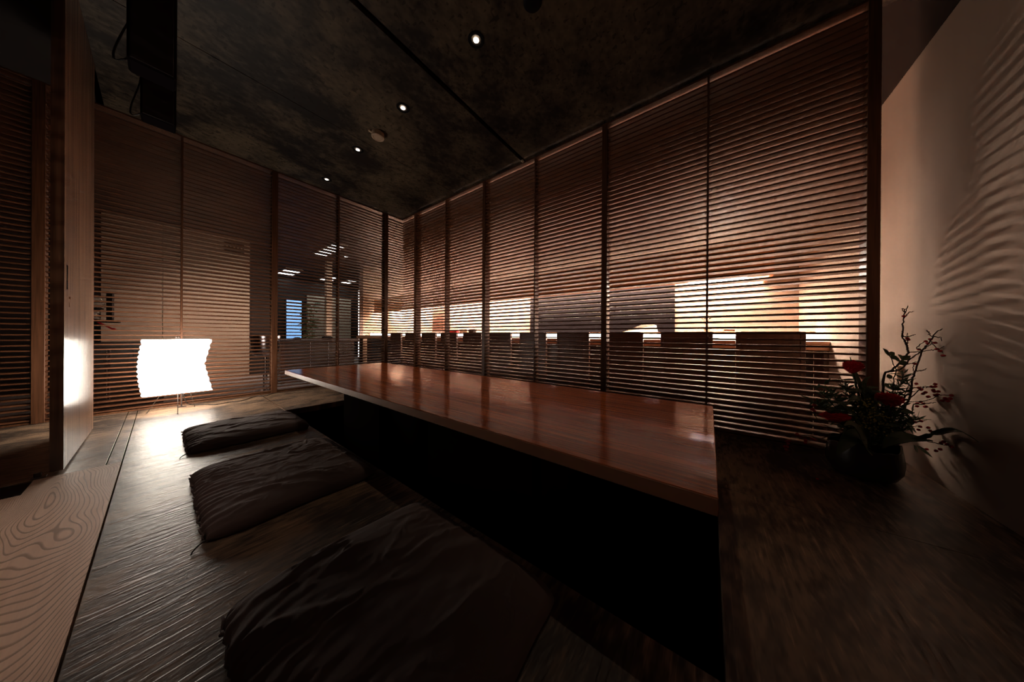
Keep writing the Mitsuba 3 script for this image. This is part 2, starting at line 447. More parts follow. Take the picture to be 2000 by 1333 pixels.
# ------------------------------------------------------------------ sliding door
thing('door_1', 'tall wooden sliding door standing open at the left, its face lit by the paper lamp', None, kind='structure')
DX0, DX1, DY0, DY1 = -0.305, -0.272, 2.405, 3.300
leaf = m3.Manifold.cube([DX1 - DX0, DY1 - DY0, H - 0.016]).translate([DX0, DY0, 0.012])
leaf -= m3.Manifold.cube([0.02, 0.018, 0.115]).translate([DX1 - 0.012, DY0 + 0.055, 0.86])
a = leaf.to_mesh()
obj('leaf', trimesh.Trimesh(np.array(a.vert_properties[:, :3]), np.array(a.tri_verts), process=False), M_DOOR, 'door_1')
obj('handle', cat(box(DX1 - 0.012, DX1 - 0.010, DY0 + 0.055, DY0 + 0.073, 0.86, 0.975), box(DX1 - 0.010, DX1 + 0.001, DY0 + 0.055, DY0 + 0.058, 0.86, 0.975), box(DX1 - 0.010, DX1 + 0.001, DY0 + 0.070, DY0 + 0.073, 0.86, 0.975)), M_BLACK, 'door_1', label='black recessed pull')
kn = trimesh.creation.cylinder(radius=0.007, height=0.004, sections=20); kn.apply_transform(trimesh.transformations.rotation_matrix(math.pi / 2, [0, 1, 0])); kn.apply_translation([DX1 + 0.001, DY0 + 0.12, 0.822])
obj('lock', cat(kn, box(DX1 - 0.001, DX1 + 0.001, DY0 + 0.117, DY0 + 0.121, 0.775, 0.80)), M_BRASS, 'door_1', label='small brass keyhole')
single('trim_1', 'small metal floor guide at the foot of the sliding door', None, cat(box(-0.345, -0.310, 2.385, 2.42, 0.0, 0.004, 0.001), box(-0.34, -0.322, 2.40, 2.415, 0.004, 0.022, 0.002)), M_WIRE, kind='structure')

# ------------------------------------------------------------------ table in the pit
TX0, TX1, TY0, TY1, TZ = 0.630, 1.455, -0.016, 2.870, 0.345
t = thing('low_table', 'long low reddish-brown wooden table with a glossy top over the foot well', 'table')
obj('tabletop', box(TX0, TX1, TY0, TY1, TZ - 0.034, TZ, 0.0015), M_TABLE, t)
obj('lit_edge_band', box(TX0 - 0.003, TX0, TY0 + 0.001, TY1 - 0.001, TZ - 0.0335, TZ - 0.0012, 0.0008), M_LIT_EDGE, t, label='wooden edge strip along the left side, coloured paler to imitate lamp light')  # added strip, painted paler where the lamp lights this side
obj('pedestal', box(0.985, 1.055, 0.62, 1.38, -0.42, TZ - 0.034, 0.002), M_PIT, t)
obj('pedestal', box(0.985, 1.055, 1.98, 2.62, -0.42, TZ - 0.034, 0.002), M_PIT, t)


# ------------------------------------------------------------------ floor cushions
def cushion_mesh(x0, x1, y0, y1, h, seed, nx=110, ny=90):
    u, v = np.meshgrid(np.linspace(-1, 1, nx), np.linspace(-1, 1, ny), indexing='ij')
    cx, cy, ax, ay = (x0 + x1) / 2, (y0 + y1) / 2, (x1 - x0) / 2, (y1 - y0) / 2
    # square to slightly rounded outline
    k = 0.10
    uu, vv = u * np.sqrt(1 - k * v ** 2 * 0.9 * np.abs(v) ** 6), v * np.sqrt(1 - k * u ** 2 * 0.9 * np.abs(u) ** 6)
    edge = np.maximum((1 - np.abs(u) ** 5), 0) * np.maximum((1 - np.abs(v) ** 5), 0)
    prof = np.clip(edge, 0, 1) ** 0.36
    pts = np.stack([u * ax * 12 + seed * 3.1, v * ay * 12, np.full_like(u, seed * 1.7)], -1)
    lump = np.asarray(meshkit.fbm(pts.reshape(-1, 3) * 0.55)).reshape(u.shape)
    wv = np.asarray(meshkit.fbm((pts * [0.35, 0.9, 1] + 9).reshape(-1, 3))).reshape(u.shape)
    fold = np.asarray(meshkit.fbm((np.stack([u * ax * 5 + 0.5 * v, v * ay * 26 + 9 * wv + 3 * u, np.full_like(u, seed)], -1)).reshape(-1, 3))).reshape(u.shape)
    lump = (lump - lump.mean()) / (lump.std() + 1e-9)
    fold = (fold - fold.mean()) / (fold.std() + 1e-9)
    gath = np.sin(v * ay * 190 + 5 * wv + 2 * lump)
    near = np.exp(-((u + 1) * ax / 0.075))           # gathered seam at the left end
    far = np.exp(-((1 - u) * ax / 0.05))
    z = h * prof * (0.90 + 0.03 * lump * (prof > 0)) + (0.0019 * fold + 0.0009 * np.abs(fold) ** 1.5) * np.clip(prof * 1.1, 0, 1) + 0.0034 * gath * (near + 0.5 * far) * prof
    ex = cx + uu * ax * (1 + 0.010 * np.sin(v * 7 + seed)) - 0.004 * near * gath
    ey = cy + vv * ay * (1 + 0.014 * np.sin(u * 5 + seed * 2))
    top = np.stack([ex, ey, np.maximum(z, 0) + 0.010], -1)
    bot = np.stack([ex, ey, 0.010 - 0.009 * np.clip(prof * 3, 0, 1)], -1)
    n = nx * ny
    i, j = np.meshgrid(np.arange(nx - 1), np.arange(ny - 1), indexing='ij')
    q = np.stack([i * ny + j, (i + 1) * ny + j, (i + 1) * ny + j + 1, i * ny + j + 1], -1).reshape(-1, 4)
    f = np.vstack([q[:, [0, 1, 2]], q[:, [0, 2, 3]], n + q[:, [2, 1, 0]], n + q[:, [3, 2, 0]]])
    m = trimesh.Trimesh(np.vstack([top.reshape(-1, 3), bot.reshape(-1, 3)]), f, process=False)
    m.merge_vertices()
    return m


def seam_mesh(x, y0, y1, seed):
    yy = np.linspace(y0, y1, 70)
    r = np.random.RandomState(seed)
    return tube(np.stack([x + 0.003 * np.sin(yy * 90) + 0.0015 * r.randn(70), yy, 0.016 + 0.003 * np.sin(yy * 140 + 1)], 1), 0.0032 + 0.0012 * np.sin(yy * 210), 6)


CUSH = [(0.083, 0.625, 2.205, 2.730, 0.058, 1.0, 'flat dark brown floor cushion nearest the paper lamp, with ruffled seam'),
        (0.078, 0.600, 1.225, 1.870, 0.056, 2.3, 'flat dark brown wrinkled floor cushion, middle one beside the table'),
        (0.080, 0.590, 0.285, 0.885, 0.060, 3.9, 'dark floor cushion nearest the viewer, deep in shadow beside the foot well')]
for x0, x1, y0, y1, h, s, lab in CUSH:
    t = thing('floor_cushion', lab, 'cushion', 'floor cushions along the left side of the table')
    obj('cover', cushion_mesh(x0, x1, y0, y1, h, s), M_CLOTH, t, smooth=True)
    obj('seam', seam_mesh(x0 + 0.001, y0 + 0.02, y1 - 0.02, int(s * 10)), M_CLOTH, t, smooth=True)
    obj('tie', tube(spline([(x0 + 0.006, y0 + 0.012, 0.012), (x0 - 0.012, y0 + 0.004, 0.008), (x0 - 0.022, y0 - 0.010, 0.004), (x0 - 0.024, y0 - 0.018, 0.003)], 10), 0.002, 5), M_CORD, t)

# ------------------------------------------------------------------ paper lamp
t = thing('paper_floor_lamp', 'glowing white paper floor lamp on thin wire legs before the left screen', 'lamp')
LC = (0.088, 3.565)


def shade_mesh():
    zs = np.linspace(0.165, 0.600, 45)
    rings = []
    for z in zs:
        s = (z - 0.165) / 0.435
        left = -0.088 - 0.020 * math.sin(math.pi * min(max(s, 0), 1)) + 0.004 * math.sin(z * 170) + 0.010 * max(0, (s - 0.93) / 0.07) - 0.018 * max(0, (s - 0.95) / 0.05)
        notch = 0.044 * (1 - abs(s - 0.52) / 0.52)
        right = 0.266 - notch + 0.003 * math.sin(z * 120 + 1)
        fy, by = 3.420 + 0.006 * math.sin(z * 150), 3.715 - 0.006 * math.sin(z * 140)
        corner = 0.02
        ring = []
        for cx, cy, a0 in ((right - corner, by - corner, 0), (left + corner, by - corner, 90), (left + corner, fy + corner, 180), (right - corner, fy + corner, 270)):
            for k in range(4):
                a = math.radians(a0 + 30 * k)
                ring.append((cx + corner * math.cos(a), cy + corner * math.sin(a), z + (0.006 * math.sin((cx - left) * 9) if s > 0.97 else 0)))
        rings.append(ring)
    v = np.array(rings)
    n, s = v.shape[:2]
    i, j = np.meshgrid(np.arange(n - 1), np.arange(s), indexing='ij')
    q = np.stack([i * s + j, i * s + (j + 1) % s, (i + 1) * s + (j + 1) % s, (i + 1) * s + j], -1).reshape(-1, 4)
    vv = np.vstack([v.reshape(-1, 3), v[0].mean(0), v[-1].mean(0)])
    k = np.arange(s)
    f = np.vstack([q[:, [0, 1, 2]], q[:, [0, 2, 3]], np.stack([np.full(s, n * s), (k + 1) % s, k], 1), np.stack([np.full(s, n * s + 1), (n - 1) * s + k, (n - 1) * s + (k + 1) % s], 1)])
    m = trimesh.Trimesh(vv, f, process=False)
    if m.volume < 0: m.invert()
    return m


obj('shade', shade_mesh(), M_PAPER, t, emitter=emit(PAPER_LAMP, 6))
for fx, fy, tx_, ty_ in ((-0.068, 3.640, 0.01, 3.58), (0.081, 3.424, 0.083, 3.50), (0.179, 3.654, 0.145, 3.60)):
    obj('leg', cat(tube([(fx, fy, 0.004), (tx_, ty_, 0.175)], 0.0022, 6), moved(trimesh.creation.icosphere(subdivisions=2, radius=0.0042), fx, fy, 0.0042)), M_WIRE, t)
obj('top_wire', tube(spline([(0.072, 3.52, 0.597), (0.072, 3.52, 0.622), (0.080, 3.54, 0.612), (0.088, 3.52, 0.620), (0.092, 3.52, 0.598)], 20), 0.0011, 5), M_WIRE, t)
obj('stand', cat(box(0.105, 0.113, 3.735, 3.743, 0.0, 0.17), box(0.085, 0.135, 3.71, 3.75, 0.0, 0.004)), M_BRANCH, t, label='flat foot plate')
single('lamp_cord', 'black cord running from the paper lamp across the floor along the left screen', 'cord',
       tube(spline([(0.10, 3.58, 0.17), (0.13, 3.62, 0.06), (0.19, 3.70, 0.006), (0.245, 3.68, 0.004), (0.30, 3.60, 0.004), (0.38, 3.63, 0.004), (0.46, 3.62, 0.004), (0.545, 3.71, 0.004), (0.60, 3.755, 0.004), (0.645, 3.71, 0.004), (0.70, 3.76, 0.004), (0.735, 3.80, 0.004)], 90), 0.0030, 7), M_CORD, smooth=True)

# ------------------------------------------------------------------ ceiling fittings
for x, y, lab in ((1.143, 1.143, 'lit downlight nearest the viewer, beyond the ceiling groove'), (1.142, 1.947, 'lit downlight second from the viewer, just past the groove'),
                  (1.140, 2.739, 'lit downlight third from the viewer, behind the smoke detector'), (1.144, 3.553, 'lit downlight farthest away, close to the left screen'), (1.143, 0.340, 'lit downlight overhead, out of view above the near table end')):
    t = thing('downlight', lab, 'downlight', 'recessed downlights in the dark ceiling')
    obj('trim', moved(lathe([(0.030, 0), (0.048, -0.002), (0.049, -0.0035), (0.0475, -0.005), (0.034, -0.006), (0.0300, -0.004), (0.0300, 0)], 40), x, y, H), M_BLACK, t, smooth=40)
    obj('lamp', moved(lathe([(0.0, -0.006), (0.0168, -0.006), (0.017, -0.0055), (0.0, -0.0055)], 28), x, y, H), M_SCREEN, t, emitter=emit(DOWNLIGHT, 0.1))
    scene[f'downlight_beam_{int(y * 1000)}'] = {'type': 'spot', 'intensity': rgb(*DOWNLIGHT_BEAM), 'cutoff_angle': {340: 21.0, 1143: 24.0}.get(int(round(y * 1000)), 28.0), 'beam_width': 7.0, 'to_world': T().look_at(origin=[x, y, H - 0.012], target=[x, y, 0], up=[0, 1, 0])}
t = thing('downlight', 'lit downlight over the oak plank at the entrance, out of view', 'downlight')
obj('trim', moved(lathe([(0.030, 0), (0.048, -0.002), (0.049, -0.0035), (0.0475, -0.005), (0.034, -0.006), (0.0300, -0.004), (0.0300, 0)], 40), -0.56, 1.35, H), M_BLACK, t, smooth=40)
obj('lamp', moved(lathe([(0.0, -0.006), (0.0168, -0.006), (0.017, -0.0055), (0.0, -0.0055)], 28), -0.56, 1.35, H), M_SCREEN, t, emitter=emit(DOWNLIGHT, 0.1))
scene['entrance_beam'] = {'type': 'spot', 'intensity': rgb(*ENTRANCE_BEAM), 'cutoff_angle': 22.0, 'beam_width': 12.0, 'to_world': T().look_at(origin=[-0.56, 1.35, H - 0.012], target=[-0.52, 1.45, 0], up=[0, 1, 0])}
t = thing('sprinkler_cover', 'unlit black round fitting in the ceiling at the top edge of the view', 'ceiling fitting')
obj('ring', moved(lathe([(0.0, -0.012), (0.032, -0.012), (0.045, -0.008), (0.050, -0.003), (0.050, 0.0), (0.0, 0.0)], 40), 1.194, 0.770, H), M_BLACK, t, smooth=35)
t = thing('smoke_detector', 'round ivory smoke detector on the dark ceiling', 'smoke detector')
obj('base', moved(lathe([(0.0, 0), (0.050, 0), (0.052, -0.010), (0.050, -0.030), (0.0, -0.030)], 40), 1.155, 2.375, H), M_IVORY, t, smooth=35)
obj('cap', moved(lathe([(0.0, -0.040), (0.035, -0.040), (0.037, -0.036), (0.037, -0.033), (0.050, -0.033), (0.052, -0.036), (0.050, -0.041), (0.044, -0.043), (0.040, -0.041), (0.040, -0.030), (0.0, -0.030)], 40), 1.155, 2.375, H), M_IVORY, t, smooth=35)
obj('tab', box(1.085, 1.108, 2.385, 2.405, H - 0.014, H, 0.002), M_IVORY, t)


def speaker(x0, x1, y, z0, z1, lab, tilt):
    t = thing('loudspeaker', lab, 'speaker', 'black speakers hung below the ceiling at the left')
    w, h, d = x1 - x0, z1 - z0, 0.15
    R = trimesh.transformations.rotation_matrix(math.radians(tilt), [1, 0, 0])
    def put(m):
        m.apply_transform(R); m.apply_translation([(x0 + x1) / 2, y, (z0 + z1) / 2]); return m
    obj('cabinet', put(box(-w / 2, w / 2, 0, d, -h / 2, h / 2, 0.009)), M_CABINET, t, smooth=30)
    obj('grille', put(box(-w / 2 + 0.008, w / 2 - 0.010, -0.005, 0.001, -h / 2 + 0.008, h / 2 - 0.008, 0.003)), M_GRILLE, t)
    zc = (z0 + z1) / 2
    obj('bracket', cat(tube(spline([((x0 + x1) / 2, y + d * 0.8, z1 - 0.03), ((x0 + x1) / 2, y + d + 0.06, z1 + 0.01), ((x0 + x1) / 2, y + d + 0.05, H)], 14), 0.012, 10),
                       box((x0 + x1) / 2 - 0.03, (x0 + x1) / 2 + 0.03, y + d + 0.01, y + d + 0.09, H - 0.006, H)), M_BLACK, t, smooth=35)
    obj('cable', tube(spline([(x0 + 0.01, y + 0.09, z0 + 0.05), (x0 - 0.03, y + 0.12, z0 + 0.02), (x0 - 0.04, y + 0.17, z0 + 0.10), (x0 - 0.02, y + 0.20, H)], 24), 0.004, 6), M_CORD, t)
    return t


speaker(-0.103, 0.045, 2.20, 1.965, 2.42, 'black loudspeaker nearer the viewer, cut off by the top edge of the view', 6)
speaker(-0.088, 0.060, 3.00, 2.105, 2.43, 'black loudspeaker farther back, hanging just above the left screen', 6)

single('wall_socket', 'small grey socket box on the wall beside the end post of the screen', 'socket', box(2.36, 2.415, WR, WR + 0.018, 0.425, 0.500, 0.003), M_IVORY)

# ------------------------------------------------------------------ flower arrangement
BX, BY = 1.995, -0.585
single('flower_bowl', 'dark glazed rough-rimmed bowl on the floor holding flowers by the right screen', 'bowl', None or (lambda: (
    (lambda m: (m.vertices.__setitem__((slice(None), 2), np.where(m.vertices[:, 2] > 0.11, m.vertices[:, 2] + 0.012 * np.sin(np.arctan2(m.vertices[:, 1], m.vertices[:, 0]) * 3) + 0.006 * np.sin(np.arctan2(m.vertices[:, 1], m.vertices[:, 0]) * 7 + 1), m.vertices[:, 2])), moved(m, BX, BY, 0.0))[1])(
        lathe([(0.0, 0.0), (0.070, 0.0), (0.095, 0.012), (0.112, 0.045), (0.116, 0.085), (0.110, 0.125), (0.107, 0.150), (0.101, 0.151), (0.103, 0.125), (0.106, 0.085), (0.100, 0.045), (0.080, 0.02), (0.0, 0.016)], 48))))(), M_BOWL, smooth=40)

RIGHT = np.array([math.sin(math.radians(YAW)), -math.cos(math.radians(YAW)), 0.0])   # handy axes for posing plants, seen from the seat
AWAY = np.array([math.cos(math.radians(YAW)), math.sin(math.radians(YAW)), 0.0])
UP = np.array([0, 0, 1.0])
BASE = np.array([BX, BY, 0.0])


def pt(r, u, a=0.0):
    """Point of the arrangement: r to the right, u up, a away, metres from the bowl's foot."""
    return BASE + RIGHT * r + UP * u + AWAY * a


def branch_path(pts, n):
    p = np.asarray(pts, float)
    s = np.r_[0, np.cumsum(np.linalg.norm(np.diff(p, axis=0), axis=1))]
    q = np.linspace(0, s[-1], n)
    return np.stack([np.interp(q, s, p[:, k]) for k in range(3)], 1)


def twig(pts, r0, r1, n=None, knots=True):
    p = branch_path(pts, n or 6 * len(pts))
    p[1:-1] += rng.randn(len(p) - 2, 3) * 0.0012
    r = np.linspace(r0, r1, len(p)) * (1 + (0.16 * rng.rand(len(p)) if knots else 0))
    return tube(p, r, 6)


def leaf_mesh(base, tip, width, sag=0.0, face=None, n=9, curl=0.15):
    base, tip = np.asarray(base, float), np.asarray(tip, float)
    d = tip - base
    L = np.linalg.norm(d)
    face = np.asarray(face if face is not None else -AWAY + 0.4 * UP, float)
    side = np.cross(d / L, face); side /= np.linalg.norm(side) + 1e-9
    nrm = np.cross(side, d / L)
    s = np.linspace(0, 1, n)
    w = width * np.sin(np.pi * s ** 0.8) ** 0.8 * 0.5
    w[0] = w[-1] = width * 0.02
    mid = base + d * s[:, None] + UP * (sag * (4 * s * (1 - s)))[:, None]
    l, r = mid + side * w[:, None] + nrm * (curl * w)[:, None], mid - side * w[:, None] + nrm * (curl * w)[:, None]
    th = 0.0006
    v = np.vstack([l, mid, r, l - nrm * th, mid - nrm * th, r - nrm * th])
    f = []
    for k in range(n - 1):
        for o, flip in ((0, False), (3 * n, True)):
            for A, B in ((o + 0, o + n), (o + n, o + 2 * n)):
                q = [A + k, B + k, B + k + 1, A + k + 1]
                if flip: q = q[::-1]
                f += [[q[0], q[1], q[2]], [q[0], q[2], q[3]]]
        for e, o in ((0, 3 * n), (2 * n, 5 * n)):
            q = [e + k, e + k + 1, o + k + 1, o + k]
            f += [[q[0], q[1], q[2]], [q[0], q[2], q[3]]]
    return trimesh.Trimesh(v, np.array(f), process=False)


def ball(c, r, sub=1, squash=1.0):
    m = trimesh.creation.icosphere(subdivisions=sub, radius=r)
    m.vertices[:, 2] *= squash
    m.apply_translation(c)
    return m


# bare branch: a fork that reaches high above the bowl
t = thing('bare_branch', 'bare forked twig with dark berries rising highest from the bowl before the cream wall', 'branch')
for path, r0, r1 in (([pt(0.0907, 0.1162, 0.0000), pt(0.0958, 0.4149, 0.0000), pt(0.1025, 0.4828, 0.0000), pt(0.1316, 0.4927, 0.0000), pt(0.1942, 0.5513, -0.0000), pt(0.2158, 0.5806, 0.0000)], 0.0050, 0.0034),
                     ([pt(0.2158, 0.5806, 0.0000), pt(0.2034, 0.6217, 0.0000), pt(0.1837, 0.6580, 0.0000), pt(0.1858, 0.6993, 0.0000), pt(0.1903, 0.7526, 0.0000), pt(0.2021, 0.7842, 0.0000), pt(0.2093, 0.8013, 0.0000)], 0.0036, 0.0014),
                     ([pt(0.1344, 0.1165, 0.0000), pt(0.1936, 0.3111, -0.0000), pt(0.2247, 0.3671, 0.0000), pt(0.2291, 0.4254, 0.0000), pt(0.2361, 0.4618, -0.0000), pt(0.2646, 0.5420, 0.0000), pt(0.2760, 0.5882, -0.0003), pt(0.2355, 0.6468, -0.0542), pt(0.2137, 0.6787, -0.0834), pt(0.1946, 0.6893, -0.1088)], 0.0050, 0.0015),
                     ([pt(0.1316, 0.4903, 0.0000), pt(0.1800, 0.5003, 0.0000), pt(0.2282, 0.5540, 0.0000), pt(0.2760, 0.5858, -0.0003)], 0.0030, 0.0020)):
    obj('stem', twig(path, r0, r1), M_BRANCH, t, smooth=True)
for path in ([pt(0.2182, 0.5806, 0.0000), pt(0.2760, 0.5858, -0.0003), pt(0.2151, 0.5994, -0.0815), pt(0.1886, 0.6143, -0.1169)], [pt(0.2547, 0.6846, -0.0287), pt(0.2356, 0.6584, -0.0541), pt(0.2315, 0.6492, -0.0597)], [pt(0.2336, 0.6584, -0.0569), pt(0.1981, 0.6517, -0.1041), pt(0.1961, 0.6362, -0.1068)], [pt(0.2376, 0.6468, -0.0515), pt(0.2272, 0.6216, -0.0653), pt(0.2132, 0.6018, -0.0841), pt(0.1902, 0.5856, -0.1147)],
             [pt(0.2760, 0.5882, -0.0003), pt(0.2520, 0.6026, 0.0000), pt(0.2652, 0.6322, -0.0147)], [pt(0.1880, 0.7356, 0.0000), pt(0.2144, 0.7722, -0.0000), pt(0.2386, 0.7748, 0.0000)], [pt(0.1974, 0.7672, 0.0000), pt(0.1827, 0.7841, 0.0000)], [pt(0.1950, 0.7721, 0.0000), pt(0.1900, 0.7890, 0.0000), pt(0.1779, 0.7865, -0.0000)], [pt(0.1861, 0.6604, 0.0000), pt(0.2080, 0.6557, 0.0000), pt(0.2467, 0.6657, 0.0000)], [pt(0.2058, 0.6217, 0.0000), pt(0.2104, 0.6509, -0.0000), pt(0.2078, 0.6727, 0.0000)],
             [pt(0.2529, 0.4959, 0.0000), pt(0.2753, 0.4937, -0.0012), pt(0.2535, 0.5094, -0.0303)], [pt(0.2409, 0.4691, 0.0000), pt(0.2358, 0.5006, 0.0000), pt(0.2453, 0.5274, 0.0000)], [pt(0.2293, 0.4084, 0.0000), pt(0.2072, 0.4446, 0.0000), pt(0.1440, 0.4564, 0.0000)], [pt(0.2693, 0.5935, -0.0092), pt(0.2374, 0.6236, -0.0517), pt(0.2153, 0.6312, -0.0812)], [pt(0.1799, 0.5245, 0.0000), pt(0.2163, 0.5248, 0.0000), pt(0.2525, 0.5371, 0.0000)]):
    obj('twig', twig(path, 0.0019, 0.0009), M_BRANCH, t)
for q in (pt(0.2587, 0.6347, -0.0234), pt(0.2500, 0.6255, -0.0349), pt(0.2397, 0.6445, -0.0487), pt(0.2213, 0.6287, -0.0733), pt(0.2015, 0.5936, -0.0996), pt(0.1901, 0.5746, -0.1148), pt(0.2080, 0.6484, 0.0000), pt(0.2129, 0.6412, 0.0000), pt(0.2453, 0.5274, 0.0000), pt(0.1903, 0.7526, 0.0000), pt(0.2642, 0.5954, 0.0000), pt(0.2132, 0.6018, -0.0841)):
    obj('berry', ball(q, 0.0066, 1, 0.8), M_BERRY, t, smooth=True)

# leafy twig with a few small oval leaves
t = thing('leafy_twig', 'thin twig with a few small oval leaves before the cream wall', 'branch')
obj('stem', twig([pt(0.0744, 0.1411, -0.0300), pt(0.0984, 0.4137, -0.0300), pt(0.1095, 0.5085, -0.0300), pt(0.0927, 0.5463, -0.0300), pt(0.0759, 0.5746, -0.0300), pt(0.0568, 0.5958, -0.0300)], 0.0026, 0.0011), M_BRANCH, t)
for b, e in ((pt(0.0807, 0.5675, -0.0300), pt(0.0520, 0.6005, -0.0300)), (pt(0.0807, 0.5699, -0.0300), pt(0.1042, 0.5818, -0.0300)), (pt(0.0879, 0.5557, -0.0300), pt(0.1138, 0.5653, -0.0300)), (pt(0.0997, 0.5629, -0.0300), pt(0.1330, 0.5394, -0.0300)), (pt(0.1495, 0.5466, -0.0300), pt(0.1209, 0.5725, -0.0300)), (pt(0.1353, 0.5512, -0.0300), pt(0.1801, 0.5657, -0.0300)), (pt(0.1283, 0.5275, -0.0300), pt(0.1590, 0.5419, -0.0300)), (pt(0.0696, 0.4680, -0.0300), pt(0.0956, 0.4729, -0.0300)), (pt(0.0580, 0.4324, -0.0300), pt(0.0841, 0.4254, -0.0300))):
    obj('leaf', leaf_mesh(b, e, 0.022), M_LEAF, t)


def bushy(name, lab, cat_, stems, leaves, length, width, material, up=0.35, seed=0):
    """A spray: stems that fan out and countless small leaflets along them, joined."""
    r = np.random.RandomState(seed)
    t = thing(name, lab, cat_)
    ms = []
    for s in stems:
        p = branch_path(s, 20)
        obj('stem', tube(p, np.linspace(0.0024, 0.0009, 20), 5), M_BRANCH, t)
        for k in range(leaves):
            f = 0.25 + 0.75 * r.rand()
            c = p[int(f * 19)]
            d = r.randn(3) * [1, 1, 0.7]
            d = d / np.linalg.norm(d) + up * UP
            d /= np.linalg.norm(d)
            ms.append(leaf_mesh(c, c + d * length * (0.6 + 0.7 * r.rand()), width * (0.7 + 0.5 * r.rand()), face=r.randn(3), n=5))
    obj('leaflets', cat(*ms), material, t, kind='stuff')
    return t


bushy('leafy_spray', 'loose feathery green spray leaning left over the bowl in front of the slats', 'foliage',
      [[pt(0.0252, 0.1159, 0.0000), pt(-0.0854, 0.3094, 0.0000), pt(-0.1720, 0.4389, 0.0200)], [pt(0.0252, 0.1159, 0.0000), pt(-0.1346, 0.3028, -0.0200), pt(-0.2596, 0.4286, -0.0200)], [pt(0.0252, 0.1159, 0.0000), pt(-0.1706, 0.2937, -0.0300), pt(-0.3127, 0.3780, -0.0400)], [pt(0.0252, 0.1159, 0.0000), pt(-0.0726, 0.3285, 0.0200), pt(-0.1346, 0.3898, 0.0200)], [pt(0.0325, 0.1159, -0.0000), pt(-0.0615, 0.3581, 0.0000), pt(-0.1108, 0.4670, 0.0000)], [pt(0.0325, 0.1159, -0.0000), pt(-0.0371, 0.3340, 0.0000), pt(-0.0814, 0.4259, 0.0000)], [pt(0.0325, 0.1159, -0.0000), pt(-0.0248, 0.3098, 0.0000), pt(-0.0425, 0.4068, 0.0000)], [pt(0.0252, 0.1159, 0.0000), pt(-0.1229, 0.2466, -0.0300), pt(-0.2654, 0.3457, -0.0500)]], 70, 0.036, 0.0085, M_LEAF, seed=3)
bushy('leafy_spray', 'upright green spray with narrow leaves right of the middle of the bowl', 'foliage',
      [[pt(0.0907, 0.1162, 0.0000), pt(0.1449, 0.3351, 0.0000), pt(0.1995, 0.5004, 0.0000)], [pt(0.0907, 0.1162, 0.0000), pt(0.1328, 0.3350, 0.0000), pt(0.1612, 0.4322, 0.0000)], [pt(0.0907, 0.1162, 0.0000), pt(0.1694, 0.3109, 0.0000), pt(0.2241, 0.4447, 0.0000)], [pt(0.0980, 0.1163, 0.0000), pt(0.1672, 0.2415, -0.0100), pt(0.2115, 0.3168, -0.0200)], [pt(0.0907, 0.1162, 0.0000), pt(0.1089, 0.2863, 0.0000), pt(0.1033, 0.3834, 0.0000)], [pt(0.0980, 0.1163, 0.0000), pt(0.1872, 0.2018, -0.0000), pt(0.2667, 0.2751, 0.0000)], [pt(0.0810, 0.1162, 0.0000), pt(0.0652, 0.2860, 0.0000), pt(0.0477, 0.3588, 0.0000)]], 60, 0.036, 0.0085, M_LEAF, up=0.6, seed=5)
t = bushy('goldenrod_spray', 'yellow-budded spray standing in the middle of the bowl', 'flower',
      [[pt(0.0016, 0.1214, -0.0400), pt(-0.0501, 0.2572, -0.0600), pt(-0.0601, 0.3542, -0.0600)], [pt(0.0016, 0.1214, -0.0400), pt(-0.0176, 0.2343, -0.0600), pt(-0.0321, 0.3150, -0.0600)], [pt(-0.0031, 0.1214, -0.0400), pt(-0.0636, 0.2109, -0.0600), pt(-0.0897, 0.3031, -0.0600)], [pt(0.0016, 0.1214, -0.0400), pt(0.0010, 0.2113, -0.0600), pt(0.0191, 0.2622, -0.0600)], [pt(-0.0031, 0.1214, -0.0400), pt(-0.0634, 0.2147, -0.0700), pt(-0.0639, 0.2834, -0.0700)], [pt(-0.0078, 0.1214, -0.0400), pt(-0.0861, 0.1916, -0.0700), pt(-0.1141, 0.2556, -0.0700)]], 20, 0.022, 0.005, M_LEAFPALE, seed=8)
r_ = np.random.RandomState(4)
buds = []
for q, n in ((pt(-0.0624, 0.3564, -0.0600), 30), (pt(-0.0367, 0.3127, -0.0600), 26), (pt(-0.0897, 0.2985, -0.0600), 16), (pt(0.0168, 0.2622, -0.0600), 18), (pt(-0.0593, 0.2788, -0.0700), 28), (pt(-0.0315, 0.2378, -0.0700), 18), (pt(-0.1072, 0.2556, -0.0700), 14), (pt(-0.0042, 0.2921, -0.0600), 14)):
    for k in range(n):
        buds.append(ball(q + r_.randn(3) * [0.018, 0.018, 0.011], 0.0030, 1))
obj('buds', cat(*buds), M_YELLOW, t, kind='stuff', label='tiny yellow buds')


